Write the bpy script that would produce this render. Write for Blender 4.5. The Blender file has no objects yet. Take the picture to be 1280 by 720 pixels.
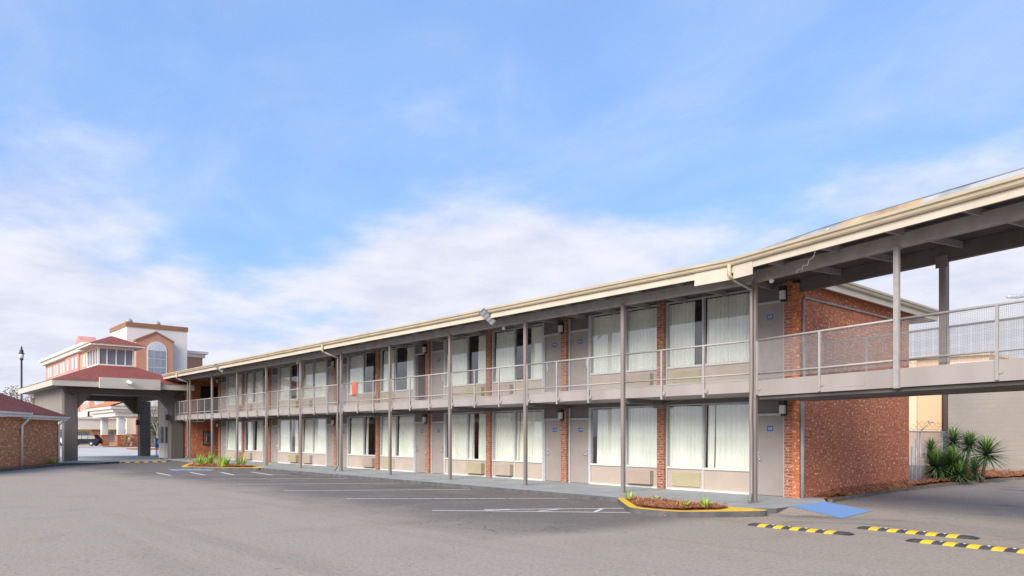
import bpy, math, random
from mathutils import Vector, Matrix
random.seed(7)
rnd = random.uniform
sc = bpy.context.scene
col = sc.collection
rad = math.radians

# ------------------------------------------------------------------ camera
CZ = 1.74
cam_d = bpy.data.cameras.new('camera'); cam = bpy.data.objects.new('camera', cam_d); col.objects.link(cam)
F_PX = 910.0
ALPHA = math.atan(810 / F_PX)
cam_d.sensor_width = 36; cam_d.lens = F_PX / 1280 * 36; cam_d.shift_y = 184 / 1280
cam_d.clip_start = 0.1; cam_d.clip_end = 6000
cam.location = (0, 0, CZ); cam.rotation_euler = (rad(90), 0, rad(90) - ALPHA)
sc.camera = cam

# ------------------------------------------------------------------ light and exposure
SUN_EL, SUN_AZ = rad(33), rad(163)      # azimuth measured from +Y clockwise
SUN_POWER, SUN_SOFT = 3.2, rad(42)
SKY_STRENGTH, EXPOSURE = 0.085, 0.92
sc.view_settings.view_transform = 'Standard'; sc.view_settings.look = 'None'
sc.view_settings.exposure = EXPOSURE; sc.view_settings.gamma = 1.0
sc.view_settings.use_curve_mapping = False
sun_d = bpy.data.lights.new('sun', 'SUN'); sun = bpy.data.objects.new('sun', sun_d); col.objects.link(sun)
sun_d.energy = SUN_POWER; sun_d.angle = SUN_SOFT; sun_d.color = (1.0, 0.91, 0.79)
sdir = Vector((math.sin(SUN_AZ) * math.cos(SUN_EL), math.cos(SUN_AZ) * math.cos(SUN_EL), math.sin(SUN_EL)))
sun.rotation_euler = sdir.to_track_quat('Z', 'Y').to_euler()
sun.location = sdir * 100
sc.cycles.max_bounces = 8
sc.cycles.transparent_max_bounces = 12

w = bpy.data.worlds.new('World'); sc.world = w; w.use_nodes = True
nt = w.node_tree; nt.nodes.clear()
def N(t, typ, **kw):
    n = t.nodes.new(typ)
    for k, v in kw.items(): setattr(n, k, v)
    return n
def math_(t, op, a, b=None, c=None, clamp=False):
    n = N(t, 'ShaderNodeMath', operation=op, use_clamp=clamp)
    for i, x in enumerate((a, b, c)):
        if x is None: continue
        if isinstance(x, (int, float)): n.inputs[i].default_value = x
        else: t.links.new(x, n.inputs[i])
    return n.outputs[0]
def smooth(t, x, a, b):
    n = N(t, 'ShaderNodeMapRange', interpolation_type='SMOOTHSTEP'); n.clamp = True
    n.inputs['From Min'].default_value = a; n.inputs['From Max'].default_value = b
    t.links.new(x, n.inputs['Value']); return n.outputs[0]
def mixc(t, f, a, b, mode='MIX'):
    n = N(t, 'ShaderNodeMix', data_type='RGBA', blend_type=mode)
    for i, x in ((0, f), (6, a), (7, b)):
        if isinstance(x, (int, float)): n.inputs[i].default_value = x
        elif isinstance(x, tuple): n.inputs[i].default_value = (*x[:3], 1)
        else: t.links.new(x, n.inputs[i])
    return n.outputs[2]
def build_world():
    t = nt
    tc = N(t, 'ShaderNodeTexCoord')
    sky = N(t, 'ShaderNodeTexSky', sky_type='NISHITA'); sky.sun_disc = False
    sky.sun_elevation = SUN_EL; sky.sun_rotation = SUN_AZ
    sky.air_density = 1.0; sky.dust_density = 0.6; sky.ozone_density = 1.6
    sep = N(t, 'ShaderNodeSeparateXYZ'); t.links.new(tc.outputs['Generated'], sep.inputs[0])
    z = math_(t, 'MAXIMUM', sep.outputs[2], 0.0)
    den = math_(t, 'ADD', z, 0.16)
    px = math_(t, 'DIVIDE', sep.outputs[0], den); py = math_(t, 'DIVIDE', sep.outputs[1], den)
    cmb = N(t, 'ShaderNodeCombineXYZ'); t.links.new(px, cmb.inputs[0]); t.links.new(py, cmb.inputs[1])
    n1 = N(t, 'ShaderNodeTexNoise'); n1.inputs['Scale'].default_value = 0.95; n1.inputs['Detail'].default_value = 8
    n1.inputs['Roughness'].default_value = 0.52; n1.inputs['Distortion'].default_value = 0.25
    mp = N(t, 'ShaderNodeMapping'); mp.inputs['Location'].default_value = CLOUD_OFF
    t.links.new(cmb.outputs[0], mp.inputs[0]); t.links.new(mp.outputs[0], n1.inputs['Vector'])
    n2 = N(t, 'ShaderNodeTexNoise'); n2.inputs['Scale'].default_value = 3.1; n2.inputs['Detail'].default_value = 7
    n2.inputs['Roughness'].default_value = 0.55
    t.links.new(mp.outputs[0], n2.inputs['Vector'])
    # more cloud toward the horizon
    el = smooth(t, z, 0.42, 0.16)
    v = math_(t, 'ADD', math_(t, 'MULTIPLY_ADD', n1.outputs[0], 0.95, 0.025), math_(t, 'MULTIPLY', el, 0.50))
    v = math_(t, 'ADD', v, math_(t, 'MULTIPLY', math_(t, 'SUBTRACT', n2.outputs[0], 0.5), 0.42))
    for (d, size, amt) in CLOUD_BLOBS:
        vm = N(t, 'ShaderNodeVectorMath', operation='DISTANCE'); t.links.new(tc.outputs['Generated'], vm.inputs[0])
        vm.inputs[1].default_value = d
        b = smooth(t, vm.outputs['Value'], size, 0.0)
        v = math_(t, 'ADD', v, math_(t, 'MULTIPLY', b, amt))
    mask = smooth(t, v, 0.57, 0.93)
    wsp = N(t, 'ShaderNodeTexNoise'); wsp.inputs['Scale'].default_value = 1.5; wsp.inputs['Detail'].default_value = 9; wsp.inputs['Roughness'].default_value = 0.6; wsp.inputs['Distortion'].default_value = 0.6
    mw = N(t, 'ShaderNodeMapping'); mw.inputs['Location'].default_value = (1.3, 7.1, 0); mw.inputs['Scale'].default_value = (1.0, 1.7, 1.0); mw.inputs['Rotation'].default_value = (0, 0, 0.7)
    t.links.new(cmb.outputs[0], mw.inputs[0]); t.links.new(mw.outputs[0], wsp.inputs['Vector'])
    veil = math_(t, 'ADD', 0.19, math_(t, 'MULTIPLY', smooth(t, wsp.outputs[0], 0.40, 0.72), 0.17))
    mask = math_(t, 'ADD', veil, math_(t, 'MULTIPLY', mask, math_(t, 'SUBTRACT', 1.0, veil)))
    shade = smooth(t, n2.outputs[0], 0.30, 0.68)
    cc = mixc(t, shade, (4.5, 4.70, 5.6), (5.5, 5.60, 6.25))
    blue = mixc(t, 1.0, sky.outputs[0], SKY_TINT, 'MULTIPLY')
    blue = mixc(t, 0.62, blue, (1.10, 2.85, 6.3))
    c = mixc(t, mask, blue, cc)
    bg = N(t, 'ShaderNodeBackground'); bg.inputs[1].default_value = SKY_STRENGTH
    t.links.new(c, bg.inputs[0])
    out = N(t, 'ShaderNodeOutputWorld'); t.links.new(bg.outputs[0], out.inputs[0])
def sky_dir(u, v):
    s, c = math.sin(ALPHA), math.cos(ALPHA)
    d = Vector(((u - 640) / F_PX * s - c, (u - 640) / F_PX * c + s, (544 - v) / F_PX)); d.normalize(); return tuple(d)
CLOUD_OFF = (3.7, 1.2, 0)
SKY_TINT = (1.08, 1.34, 1.62)
CLOUD_BLOBS = [(sky_dir(330, 265), 0.26, -0.34), (sky_dir(90, 330), 0.22, 0.10), (sky_dir(900, 100), 0.42, -0.16),
               (sky_dir(600, 290), 0.22, 0.12), (sky_dir(100, 60), 0.45, -0.05), (sky_dir(1150, 240), 0.3, 0.10)]
build_world()

# ------------------------------------------------------------------ materials
MATS = {}
def base_mat(name):
    m = bpy.data.materials.new(name); m.use_nodes = True
    t = m.node_tree; b = t.nodes['Principled BSDF']; MATS[name] = m
    return m, t, b
def plain(name, c, rough=0.6, var=0.12, scale=6.0, metal=0.0, bump=0.0, bscale=60.0, streak=False):
    m, t, b = base_mat(name)
    tc = N(t, 'ShaderNodeTexCoord')
    n = N(t, 'ShaderNodeTexNoise'); n.inputs['Scale'].default_value = scale; n.inputs['Detail'].default_value = 6
    if streak:
        mp = N(t, 'ShaderNodeMapping'); mp.inputs['Scale'].default_value = (1, 1, 0.12)
        t.links.new(tc.outputs['Object'], mp.inputs[0]); t.links.new(mp.outputs[0], n.inputs['Vector'])
    else:
        t.links.new(tc.outputs['Object'], n.inputs['Vector'])
    lo = tuple(x * (1 - var) for x in c); hi = tuple(min(1, x * (1 + var)) for x in c)
    f = smooth(t, n.outputs[0], 0.3, 0.7)
    t.links.new(mixc(t, f, lo, hi), b.inputs['Base Color'])
    b.inputs['Roughness'].default_value = rough; b.inputs['Metallic'].default_value = metal
    if bump:
        n3 = N(t, 'ShaderNodeTexNoise'); n3.inputs['Scale'].default_value = bscale; n3.inputs['Detail'].default_value = 4
        t.links.new(tc.outputs['Object'], n3.inputs['Vector'])
        bp = N(t, 'ShaderNodeBump'); bp.inputs['Strength'].default_value = bump; bp.inputs['Distance'].default_value = 0.02
        t.links.new(n3.outputs[0], bp.inputs['Height']); t.links.new(bp.outputs[0], b.inputs['Normal'])
    return m
def wall_uv(t):
    """horizontal run / height of a wall, whichever way it faces"""
    g = N(t, 'ShaderNodeNewGeometry')
    sp = N(t, 'ShaderNodeSeparateXYZ'); t.links.new(g.outputs['Position'], sp.inputs[0])
    sn = N(t, 'ShaderNodeSeparateXYZ'); t.links.new(g.outputs['True Normal'], sn.inputs[0])
    # run = position along the wall's tangent (-ny, nx)
    nx = math_(t, 'ABSOLUTE', sn.outputs[0])
    ux = math_(t, 'GREATER_THAN', nx, 0.7)
    run = math_(t, 'ADD', math_(t, 'MULTIPLY', sp.outputs[1], ux), math_(t, 'MULTIPLY', sp.outputs[0], math_(t, 'SUBTRACT', 1.0, ux)))
    c = N(t, 'ShaderNodeCombineXYZ'); t.links.new(run, c.inputs[0]); t.links.new(sp.outputs[2], c.inputs[1])
    return c.outputs[0], g
def brick(name, c1, c2, fleck, mortar, bw=0.21, bh=0.075, fl=0.62, ms=0.012, fs=9.0, bloom=0.0):
    m, t, b = base_mat(name)
    uv, g = wall_uv(t)
    br = N(t, 'ShaderNodeTexBrick'); br.offset = 0.5; br.squash = 1.0
    br.inputs['Scale'].default_value = 1.0; br.inputs['Brick Width'].default_value = bw
    br.inputs['Row Height'].default_value = bh; br.inputs['Mortar Size'].default_value = ms
    br.inputs['Mortar Smooth'].default_value = 0.2; br.inputs['Bias'].default_value = -0.2
    br.inputs['Color1'].default_value = (0, 0, 0, 1); br.inputs['Color2'].default_value = (1, 1, 1, 1)
    br.inputs['Mortar'].default_value = (0.5, 0.5, 0.5, 1)
    t.links.new(uv, br.inputs['Vector'])
    rnd_ = N(t, 'ShaderNodeSeparateColor'); t.links.new(br.outputs['Color'], rnd_.inputs[0])
    r = rnd_.outputs[0]
    n = N(t, 'ShaderNodeTexNoise'); n.inputs['Scale'].default_value = 0.55; n.inputs['Detail'].default_value = 5
    t.links.new(g.outputs['Position'], n.inputs['Vector'])
    base = mixc(t, r, c1, c2)
    base = mixc(t, math_(t, 'MULTIPLY', smooth(t, n.outputs[0], 0.35, 0.7), 0.35), base, tuple(x * 0.72 for x in c1))
    # chipped, sand-faced light flecks
    n2 = N(t, 'ShaderNodeTexNoise'); n2.inputs['Scale'].default_value = fs; n2.inputs['Detail'].default_value = 3
    mp = N(t, 'ShaderNodeMapping'); mp.inputs['Scale'].default_value = (1.0, 1.6, 1.0)
    t.links.new(uv, mp.inputs[0]); t.links.new(mp.outputs[0], n2.inputs['Vector'])
    f = smooth(t, n2.outputs[0], fl - 0.03, fl + 0.05)
    base = mixc(t, math_(t, 'MULTIPLY', f, 0.8), base, fleck)
    base = mixc(t, br.outputs['Fac'], base, mortar)
    # lime bloom low on the wall
    n5 = N(t, 'ShaderNodeTexNoise'); n5.inputs['Scale'].default_value = 1.3; n5.inputs['Detail'].default_value = 6; n5.inputs['Roughness'].default_value = 0.65
    t.links.new(g.outputs['Position'], n5.inputs['Vector'])
    zz = N(t, 'ShaderNodeSeparateXYZ'); t.links.new(g.outputs['Position'], zz.inputs[0])
    bl = math_(t, 'MULTIPLY', smooth(t, n5.outputs[0], 0.56, 0.72), smooth(t, zz.outputs[2], 1.3, 0.1))
    base = mixc(t, math_(t, 'MULTIPLY', bl, bloom), base, tuple(0.5 * x + 0.2 for x in fleck))
    t.links.new(base, b.inputs['Base Color']); b.inputs['Roughness'].default_value = 0.85
    bp = N(t, 'ShaderNodeBump'); bp.inputs['Strength'].default_value = 0.5; bp.inputs['Distance'].default_value = 0.01
    t.links.new(math_(t, 'SUBTRACT', 1.0, br.outputs['Fac']), bp.inputs['Height']); t.links.new(bp.outputs[0], b.inputs['Normal'])
    return m
def asphalt():
    m, t, b = base_mat('asphalt')
    g = N(t, 'ShaderNodeNewGeometry'); P = g.outputs['Position']
    sp = N(t, 'ShaderNodeSeparateXYZ'); t.links.new(P, sp.inputs[0])
    def noise(s, d=6, r=0.5, dist=0.0):
        n = N(t, 'ShaderNodeTexNoise'); n.inputs['Scale'].default_value = s; n.inputs['Detail'].default_value = d
        n.inputs['Roughness'].default_value = r; n.inputs['Distortion'].default_value = dist
        t.links.new(P, n.inputs['Vector']); return n.outputs[0]
    big = noise(0.10, 4); mid = noise(0.7, 6, 0.6, 0.4); fine = noise(38, 5, 0.75); grit = noise(120, 2, 0.6)
    # the newer, darker surfacing: the stalls along the motel
    d = math_(t, 'ADD', sp.outputs[1], math_(t, 'MULTIPLY', math_(t, 'SUBTRACT', big, 0.5), 5.0))
    d = math_(t, 'ADD', d, math_(t, 'MULTIPLY', math_(t, 'SUBTRACT', mid, 0.5), 1.2))
    dark = smooth(t, d, 7.6, 10.6)
    drive = math_(t, 'MULTIPLY', smooth(t, sp.outputs[0], -9.6, -8.2), math_(t, 'MULTIPLY_ADD', smooth(t, d, 23.0, 17.5), 0.40, 0.55))  # less dark over the drive, its colour raised against the bridge's shade
    dark = math_(t, 'SUBTRACT', dark, drive, clamp=True)
    c = mixc(t, dark, (0.325, 0.272, 0.218), (0.130, 0.111, 0.097))
    c = mixc(t, math_(t, 'MULTIPLY', smooth(t, mid, 0.50, 0.72), 0.16), c, (0.10, 0.093, 0.095))
    c = mixc(t, math_(t, 'MULTIPLY', smooth(t, mid, 0.5, 0.28), 0.22), c, (0.30, 0.285, 0.28))
    c = mixc(t, math_(t, 'MULTIPLY', smooth(t, fine, 0.42, 0.30), 0.55), c, (0.07, 0.065, 0.068))
    c = mixc(t, math_(t, 'MULTIPLY', smooth(t, fine, 0.56, 0.70), 0.5), c, (0.40, 0.38, 0.37))
    c = mixc(t, math_(t, 'MULTIPLY', smooth(t, grit, 0.40, 0.65), 0.20), c, (0.34, 0.32, 0.315))
    g12 = noise(13, 4, 0.7); g26 = noise(26, 3, 0.7)
    c = mixc(t, math_(t, 'MULTIPLY', smooth(t, g12, 0.46, 0.36), 0.30), c, (0.09, 0.08, 0.075))
    c = mixc(t, math_(t, 'MULTIPLY', smooth(t, g12, 0.55, 0.66), 0.30), c, (0.46, 0.40, 0.34))
    c = mixc(t, math_(t, 'MULTIPLY', smooth(t, g26, 0.45, 0.33), 0.40), c, (0.07, 0.065, 0.06))
    # tyre polish and old drips
    mpt = N(t, 'ShaderNodeMapping'); mpt.inputs['Scale'].default_value = (0.06, 0.9, 1.0); mpt.inputs['Rotation'].default_value = (0, 0, 0.25)
    t.links.new(P, mpt.inputs[0]); tn = N(t, 'ShaderNodeTexNoise'); tn.inputs['Scale'].default_value = 1.0; tn.inputs['Detail'].default_value = 5
    t.links.new(mpt.outputs[0], tn.inputs['Vector'])
    c = mixc(t, math_(t, 'MULTIPLY', smooth(t, tn.outputs[0], 0.52, 0.66), 0.16), c, (0.12, 0.105, 0.095))
    vs = N(t, 'ShaderNodeTexVoronoi'); vs.inputs['Scale'].default_value = 1.1; t.links.new(P, vs.inputs['Vector'])
    sv = N(t, 'ShaderNodeSeparateColor'); t.links.new(vs.outputs['Color'], sv.inputs[0])
    c = mixc(t, math_(t, 'MULTIPLY', smooth(t, vs.outputs['Distance'], 0.085, 0.03), math_(t, 'MULTIPLY', math_(t, 'GREATER_THAN', sv.outputs[0], 0.72), 0.45)), c, (0.06, 0.055, 0.05))
    # oil drips in the stalls
    st = noise(0.42, 5, 0.55, 0.8)
    stall = math_(t, 'MULTIPLY', smooth(t, sp.outputs[1], 11.5, 13.0), smooth(t, st, 0.56, 0.70))
    c = mixc(t, math_(t, 'MULTIPLY', stall, 0.55), c, (0.055, 0.050, 0.050))
    # cracks
    vo = N(t, 'ShaderNodeTexVoronoi', feature='DISTANCE_TO_EDGE'); vo.inputs['Scale'].default_value = 0.33
    wp = N(t, 'ShaderNodeVectorMath', operation='ADD'); t.links.new(P, wp.inputs[0])
    nn = N(t, 'ShaderNodeTexNoise'); nn.inputs['Scale'].default_value = 1.1; nn.inputs['Detail'].default_value = 5
    t.links.new(P, nn.inputs['Vector'])
    sc_ = N(t, 'ShaderNodeVectorMath', operation='SCALE'); sc_.inputs['Scale'].default_value = 1.6
    t.links.new(nn.outputs['Color'], sc_.inputs[0]); t.links.new(sc_.outputs[0], wp.inputs[1]); t.links.new(wp.outputs[0], vo.inputs['Vector'])
    crack = math_(t, 'MULTIPLY', smooth(t, vo.outputs['Distance'], 0.009, 0.001), math_(t, 'MULTIPLY', smooth(t, big, 0.42, 0.60), math_(t, 'ADD', 0.15, dark)), clamp=True)
    c = mixc(t, math_(t, 'MULTIPLY', crack, 0.8), c, (0.05, 0.046, 0.046))
    t.links.new(c, b.inputs['Base Color']); b.inputs['Roughness'].default_value = 0.88
    b.inputs['Specular IOR Level'].default_value = 0.25
    bp = N(t, 'ShaderNodeBump'); bp.inputs['Strength'].default_value = 0.35; bp.inputs['Distance'].default_value = 0.012
    t.links.new(math_(t, 'ADD', fine, grit), bp.inputs['Height']); t.links.new(bp.outputs[0], b.inputs['Normal'])
    return m
def glass(name, f0=0.15, tint=(0.97, 0.99, 0.975)):
    m = bpy.data.materials.new(name); m.use_nodes = True; MATS[name] = m
    t = m.node_tree; t.nodes.clear()
    tr = N(t, 'ShaderNodeBsdfTransparent'); tr.inputs[0].default_value = (*tint, 1)
    gl = N(t, 'ShaderNodeBsdfGlossy'); gl.inputs['Roughness'].default_value = 0.0; gl.inputs[0].default_value = (1, 1, 1, 1)
    lw = N(t, 'ShaderNodeLayerWeight'); lw.inputs[0].default_value = 0.5
    fr = math_(t, 'ADD', f0, math_(t, 'MULTIPLY', math_(t, 'POWER', lw.outputs['Facing'], 4.0), 1 - f0), clamp=True)
    mx = N(t, 'ShaderNodeMixShader'); t.links.new(fr, mx.inputs[0])
    t.links.new(tr.outputs[0], mx.inputs[1]); t.links.new(gl.outputs[0], mx.inputs[2])
    o = N(t, 'ShaderNodeOutputMaterial'); t.links.new(mx.outputs[0], o.inputs[0])
    return m
def worn_paint(name, c, under, thr=0.5, scale=5.0):
    m, t, b = base_mat(name)
    g = N(t, 'ShaderNodeNewGeometry')
    n = N(t, 'ShaderNodeTexNoise'); n.inputs['Scale'].default_value = scale; n.inputs['Detail'].default_value = 9; n.inputs['Roughness'].default_value = 0.72
    t.links.new(g.outputs['Position'], n.inputs['Vector'])
    f = smooth(t, n.outputs[0], thr - 0.06, thr + 0.08)
    t.links.new(mixc(t, f, c, under), b.inputs['Base Color']); b.inputs['Roughness'].default_value = 0.8
    return m
def shingle(name, c):
    m, t, b = base_mat(name)
    tc = N(t, 'ShaderNodeTexCoord')
    n = N(t, 'ShaderNodeTexNoise'); n.inputs['Scale'].default_value = 9; n.inputs['Detail'].default_value = 6
    t.links.new(tc.outputs['Object'], n.inputs['Vector'])
    n2 = N(t, 'ShaderNodeTexNoise'); n2.inputs['Scale'].default_value = 0.8; n2.inputs['Detail'].default_value = 4
    t.links.new(tc.outputs['Object'], n2.inputs['Vector'])
    sp = N(t, 'ShaderNodeSeparateXYZ'); t.links.new(tc.outputs['Object'], sp.inputs[0])
    row = math_(t, 'FRACT', math_(t, 'MULTIPLY', sp.outputs[2], 14.0))
    cc = mixc(t, smooth(t, n.outputs[0], 0.3, 0.7), tuple(x * 0.75 for x in c), tuple(x * 1.25 for x in c))
    cc = mixc(t, math_(t, 'MULTIPLY', smooth(t, n2.outputs[0], 0.45, 0.7), 0.4), cc, tuple(x * 0.6 for x in c))
    cc = mixc(t, math_(t, 'MULTIPLY', smooth(t, row, 0.2, 0.0), 0.35), cc, tuple(x * 0.5 for x in c))
    t.links.new(cc, b.inputs['Base Color']); b.inputs['Roughness'].default_value = 0.9
    return m
def foliage(name, c1, c2, scale=3.0):
    m, t, b = base_mat(name)
    tc = N(t, 'ShaderNodeTexCoord')
    n = N(t, 'ShaderNodeTexNoise'); n.inputs['Scale'].default_value = scale; n.inputs['Detail'].default_value = 3
    t.links.new(tc.outputs['Object'], n.inputs['Vector'])
    t.links.new(mixc(t, smooth(t, n.outputs[0], 0.35, 0.65), c1, c2), b.inputs['Base Color'])
    b.inputs['Roughness'].default_value = 0.55
    return m

asphalt()
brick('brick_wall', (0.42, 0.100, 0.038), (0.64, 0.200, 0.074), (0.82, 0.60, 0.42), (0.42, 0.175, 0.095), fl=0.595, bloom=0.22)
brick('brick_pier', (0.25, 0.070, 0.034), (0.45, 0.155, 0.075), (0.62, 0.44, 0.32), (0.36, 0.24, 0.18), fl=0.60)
brick('brick_annex', (0.46, 0.125, 0.042), (0.70, 0.28, 0.105), (0.78, 0.58, 0.40), (0.55, 0.33, 0.20), fl=0.56, fs=5.0)
brick('brick_hotel', (0.40, 0.13, 0.07), (0.46, 0.17, 0.09), (0.5, 0.22, 0.14), (0.42, 0.2, 0.14), fl=0.8)
brick('block_wall', (0.285, 0.262, 0.236), (0.295, 0.272, 0.245), (0.31, 0.285, 0.26), (0.272, 0.25, 0.224), bw=0.42, bh=0.21, fl=0.75, ms=0.01)
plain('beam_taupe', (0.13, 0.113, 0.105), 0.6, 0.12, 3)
plain('taupe_paint', (0.205, 0.178, 0.166), 0.45, 0.12, 3, streak=True)
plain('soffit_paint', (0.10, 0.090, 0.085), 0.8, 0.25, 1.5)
plain('rafter_paint', (0.34, 0.32, 0.31), 0.7, 0.12, 3)
plain('rail_paint', (0.32, 0.305, 0.295), 0.4, 0.08, 8)
plain('wire', (0.30, 0.29, 0.285), 0.5, 0.1, 8)
plain('slab_paint', (0.305, 0.272, 0.256), 0.6, 0.10, 1.2, streak=True)
plain('door_paint', (0.305, 0.268, 0.248), 0.45, 0.05, 2.0)
plain('transom_paint', (0.17, 0.15, 0.14), 0.5, 0.08, 2)
plain('aluminium', (0.46, 0.465, 0.48), 0.4, 0.06, 9, 0.0)
plain('white_trim', (0.62, 0.62, 0.62), 0.5, 0.05, 5)
plain('panel_beige', (0.42, 0.352, 0.300), 0.6, 0.05, 1.5)
plain('unit_beige', (0.40, 0.325, 0.27), 0.55, 0.05, 2)
plain('unit_yellow', (0.40, 0.355, 0.23), 0.55, 0.06, 2)
plain('unit_dark', (0.33, 0.27, 0.19), 0.6, 0.06, 2)
plain('cream_paint', (0.52, 0.46, 0.37), 0.5, 0.07, 1.5, streak=True)
plain('gutter_paint', (0.47, 0.40, 0.285), 0.4, 0.09, 1.5)
plain('roofing', (0.16, 0.16, 0.17), 0.8, 0.35, 1.3)
plain('flashing', (0.27, 0.285, 0.31), 0.5, 0.35, 1.6)
plain('tan_flashing', (0.36, 0.26, 0.16), 0.7, 0.3, 1.6)
plain('walk_concrete', (0.295, 0.31, 0.312), 0.75, 0.10, 1.3, bump=0.15, bscale=50)
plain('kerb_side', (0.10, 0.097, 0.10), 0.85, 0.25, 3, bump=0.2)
plain('kerb_concrete', (0.17, 0.145, 0.115), 0.85, 0.2, 3, bump=0.2)
worn_paint('kerb_yellow', (0.75, 0.46, 0.02), (0.28, 0.24, 0.17), 0.60, 3.0)
worn_paint('line_paint', (0.62, 0.60, 0.58), (0.20, 0.18, 0.16), 0.57, 7.0)
worn_paint('blue_paint', (0.14, 0.28, 0.55), (0.20, 0.28, 0.42), 0.56, 4.0)
worn_paint('blue_faded', (0.30, 0.40, 0.62), (0.16, 0.16, 0.17), 0.5, 3.0)
plain('mulch', (0.24, 0.085, 0.036), 0.95, 0.45, 7, bump=0.8, bscale=25)
plain('straw', (0.46, 0.20, 0.085), 0.8, 0.45, 5)
plain('curtain', (0.82, 0.845, 0.785), 0.9, 0.05, 1.2)
plain('room_wall', (0.10, 0.09, 0.085), 0.9, 0.1, 1)
plain('room_floor', (0.06, 0.04, 0.04), 0.9, 0.1, 1)
plain('burgundy', (0.22, 0.015, 0.035), 0.8, 0.15, 4)
glass('window_glass')
plain('chrome', (0.72, 0.72, 0.74), 0.25, 0.03, 5, 0.9)
plain('plate_blue', (0.02, 0.10, 0.38), 0.4, 0.03, 5)
plain('white_letter', (0.85, 0.87, 0.9), 0.5, 0.0, 5)
plain('black_metal', (0.022, 0.022, 0.024), 0.45, 0.1, 5)
plain('frost_glass', (0.62, 0.62, 0.60), 0.3, 0.04, 5)
plain('galvanised', (0.42, 0.44, 0.47), 0.45, 0.15, 8, 0.3)
plain('pipe_grey', (0.33, 0.33, 0.35), 0.5, 0.1, 4)
plain('rubber', (0.045, 0.045, 0.048), 0.75, 0.25, 8, bump=0.2)
worn_paint('bump_yellow', (0.72, 0.44, 0.02), (0.38, 0.26, 0.06), 0.58, 9.0)
plain('orange_cloth', (0.46, 0.105, 0.06), 0.8, 0.08, 4)
plain('lamp_panel', (0.34, 0.36, 0.38), 0.5, 0.05, 6)
plain('gutter_white', (0.82, 0.82, 0.82), 0.45, 0.04, 4)
plain('bay_cream', (0.90, 0.86, 0.76), 0.6, 0.04, 1)
plain('white_plastic', (0.80, 0.80, 0.80), 0.4, 0.03, 6)
plain('carport_paint_shaded', (0.125, 0.106, 0.096), 0.7, 0.08, 1.2, bump=0.2, bscale=18, streak=True)  # carport taupe, darkened in its colour for the shaded front faces
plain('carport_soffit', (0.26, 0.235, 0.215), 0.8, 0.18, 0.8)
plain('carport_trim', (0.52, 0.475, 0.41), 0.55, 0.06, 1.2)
plain('carport_paint_lit', (0.24, 0.215, 0.195), 0.7, 0.10, 1.2, streak=True)  # the same taupe, lightened in its colour for the side facing the light
shingle('red_shingle', (0.21, 0.050, 0.037))
plain('blind_grey', (0.17, 0.18, 0.215), 0.25, 0.06, 1.5)
plain('hotel_white', (0.66, 0.65, 0.62), 0.7, 0.03, 0.3)
plain('hotel_peach', (0.47, 0.245, 0.16), 0.75, 0.05, 0.4)
plain('hotel_pink', (0.56, 0.25, 0.22), 0.75, 0.05, 0.4)
plain('hotel_salmon', (0.50, 0.30, 0.225), 0.75, 0.05, 0.4)
plain('hotel_cream', (0.74, 0.69, 0.60), 0.7, 0.05, 0.4)
plain('hotel_cap', (0.27, 0.125, 0.062), 0.6, 0.06, 0.4)
plain('hotel_yellow', (0.62, 0.47, 0.20), 0.7, 0.2, 0.5)
plain('tile_orange', (0.56, 0.18, 0.06), 0.75, 0.12, 1.0)
plain('hotel_window', (0.20, 0.23, 0.27), 0.15, 0.2, 0.4)
plain('hotel_window_light', (0.50, 0.53, 0.58), 0.25, 0.1, 0.4)
plain('blind_pane', (0.24, 0.27, 0.33), 0.3, 0.15, 0.6)
plain('forecourt', (0.46, 0.43, 0.41), 0.85, 0.10, 0.4)
plain('car_navy', (0.010, 0.016, 0.028), 0.65, 0.05, 2)
MATS['car_navy'].node_tree.nodes['Principled BSDF'].inputs['Specular IOR Level'].default_value = 0.15
plain('car_white', (0.72, 0.73, 0.75), 0.25, 0.03, 2)
plain('car_glass', (0.02, 0.022, 0.025), 0.15, 0.05, 2)
plain('tail_red', (0.45, 0.02, 0.02), 0.3, 0.03, 2)
plain('tyre', (0.02, 0.02, 0.02), 0.8, 0.1, 4)
plain('bark', (0.12, 0.095, 0.08), 0.9, 0.25, 6)
plain('bark_pale', (0.24, 0.20, 0.18), 0.9, 0.2, 6)
plain('post_wood', (0.11, 0.082, 0.070), 0.75, 0.25, 3, streak=True)
plain('peach_wall', (0.64, 0.41, 0.25), 0.75, 0.05, 0.8)
plain('peach_trim', (0.68, 0.52, 0.36), 0.75, 0.05, 0.8)
foliage('yucca_leaf', (0.028, 0.072, 0.028), (0.085, 0.155, 0.050), 4)
foliage('yucca_bright', (0.08, 0.17, 0.03), (0.15, 0.26, 0.05), 5)
foliage('lily_leaf', (0.13, 0.30, 0.025), (0.30, 0.48, 0.05), 6)
foliage('lily_pale', (0.32, 0.44, 0.08), (0.46, 0.52, 0.14), 6)
foliage('bush_green', (0.05, 0.075, 0.03), (0.12, 0.14, 0.05), 1.0)
foliage('bush_olive', (0.12, 0.11, 0.05), (0.22, 0.20, 0.09), 1.0)
foliage('shrub_rust', (0.30, 0.15, 0.06), (0.42, 0.26, 0.10), 2.0)
plain('twig', (0.25, 0.21, 0.20), 0.9, 0.2, 3)
plain('news_blue', (0.03, 0.15, 0.50), 0.4, 0.06, 4)

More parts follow.
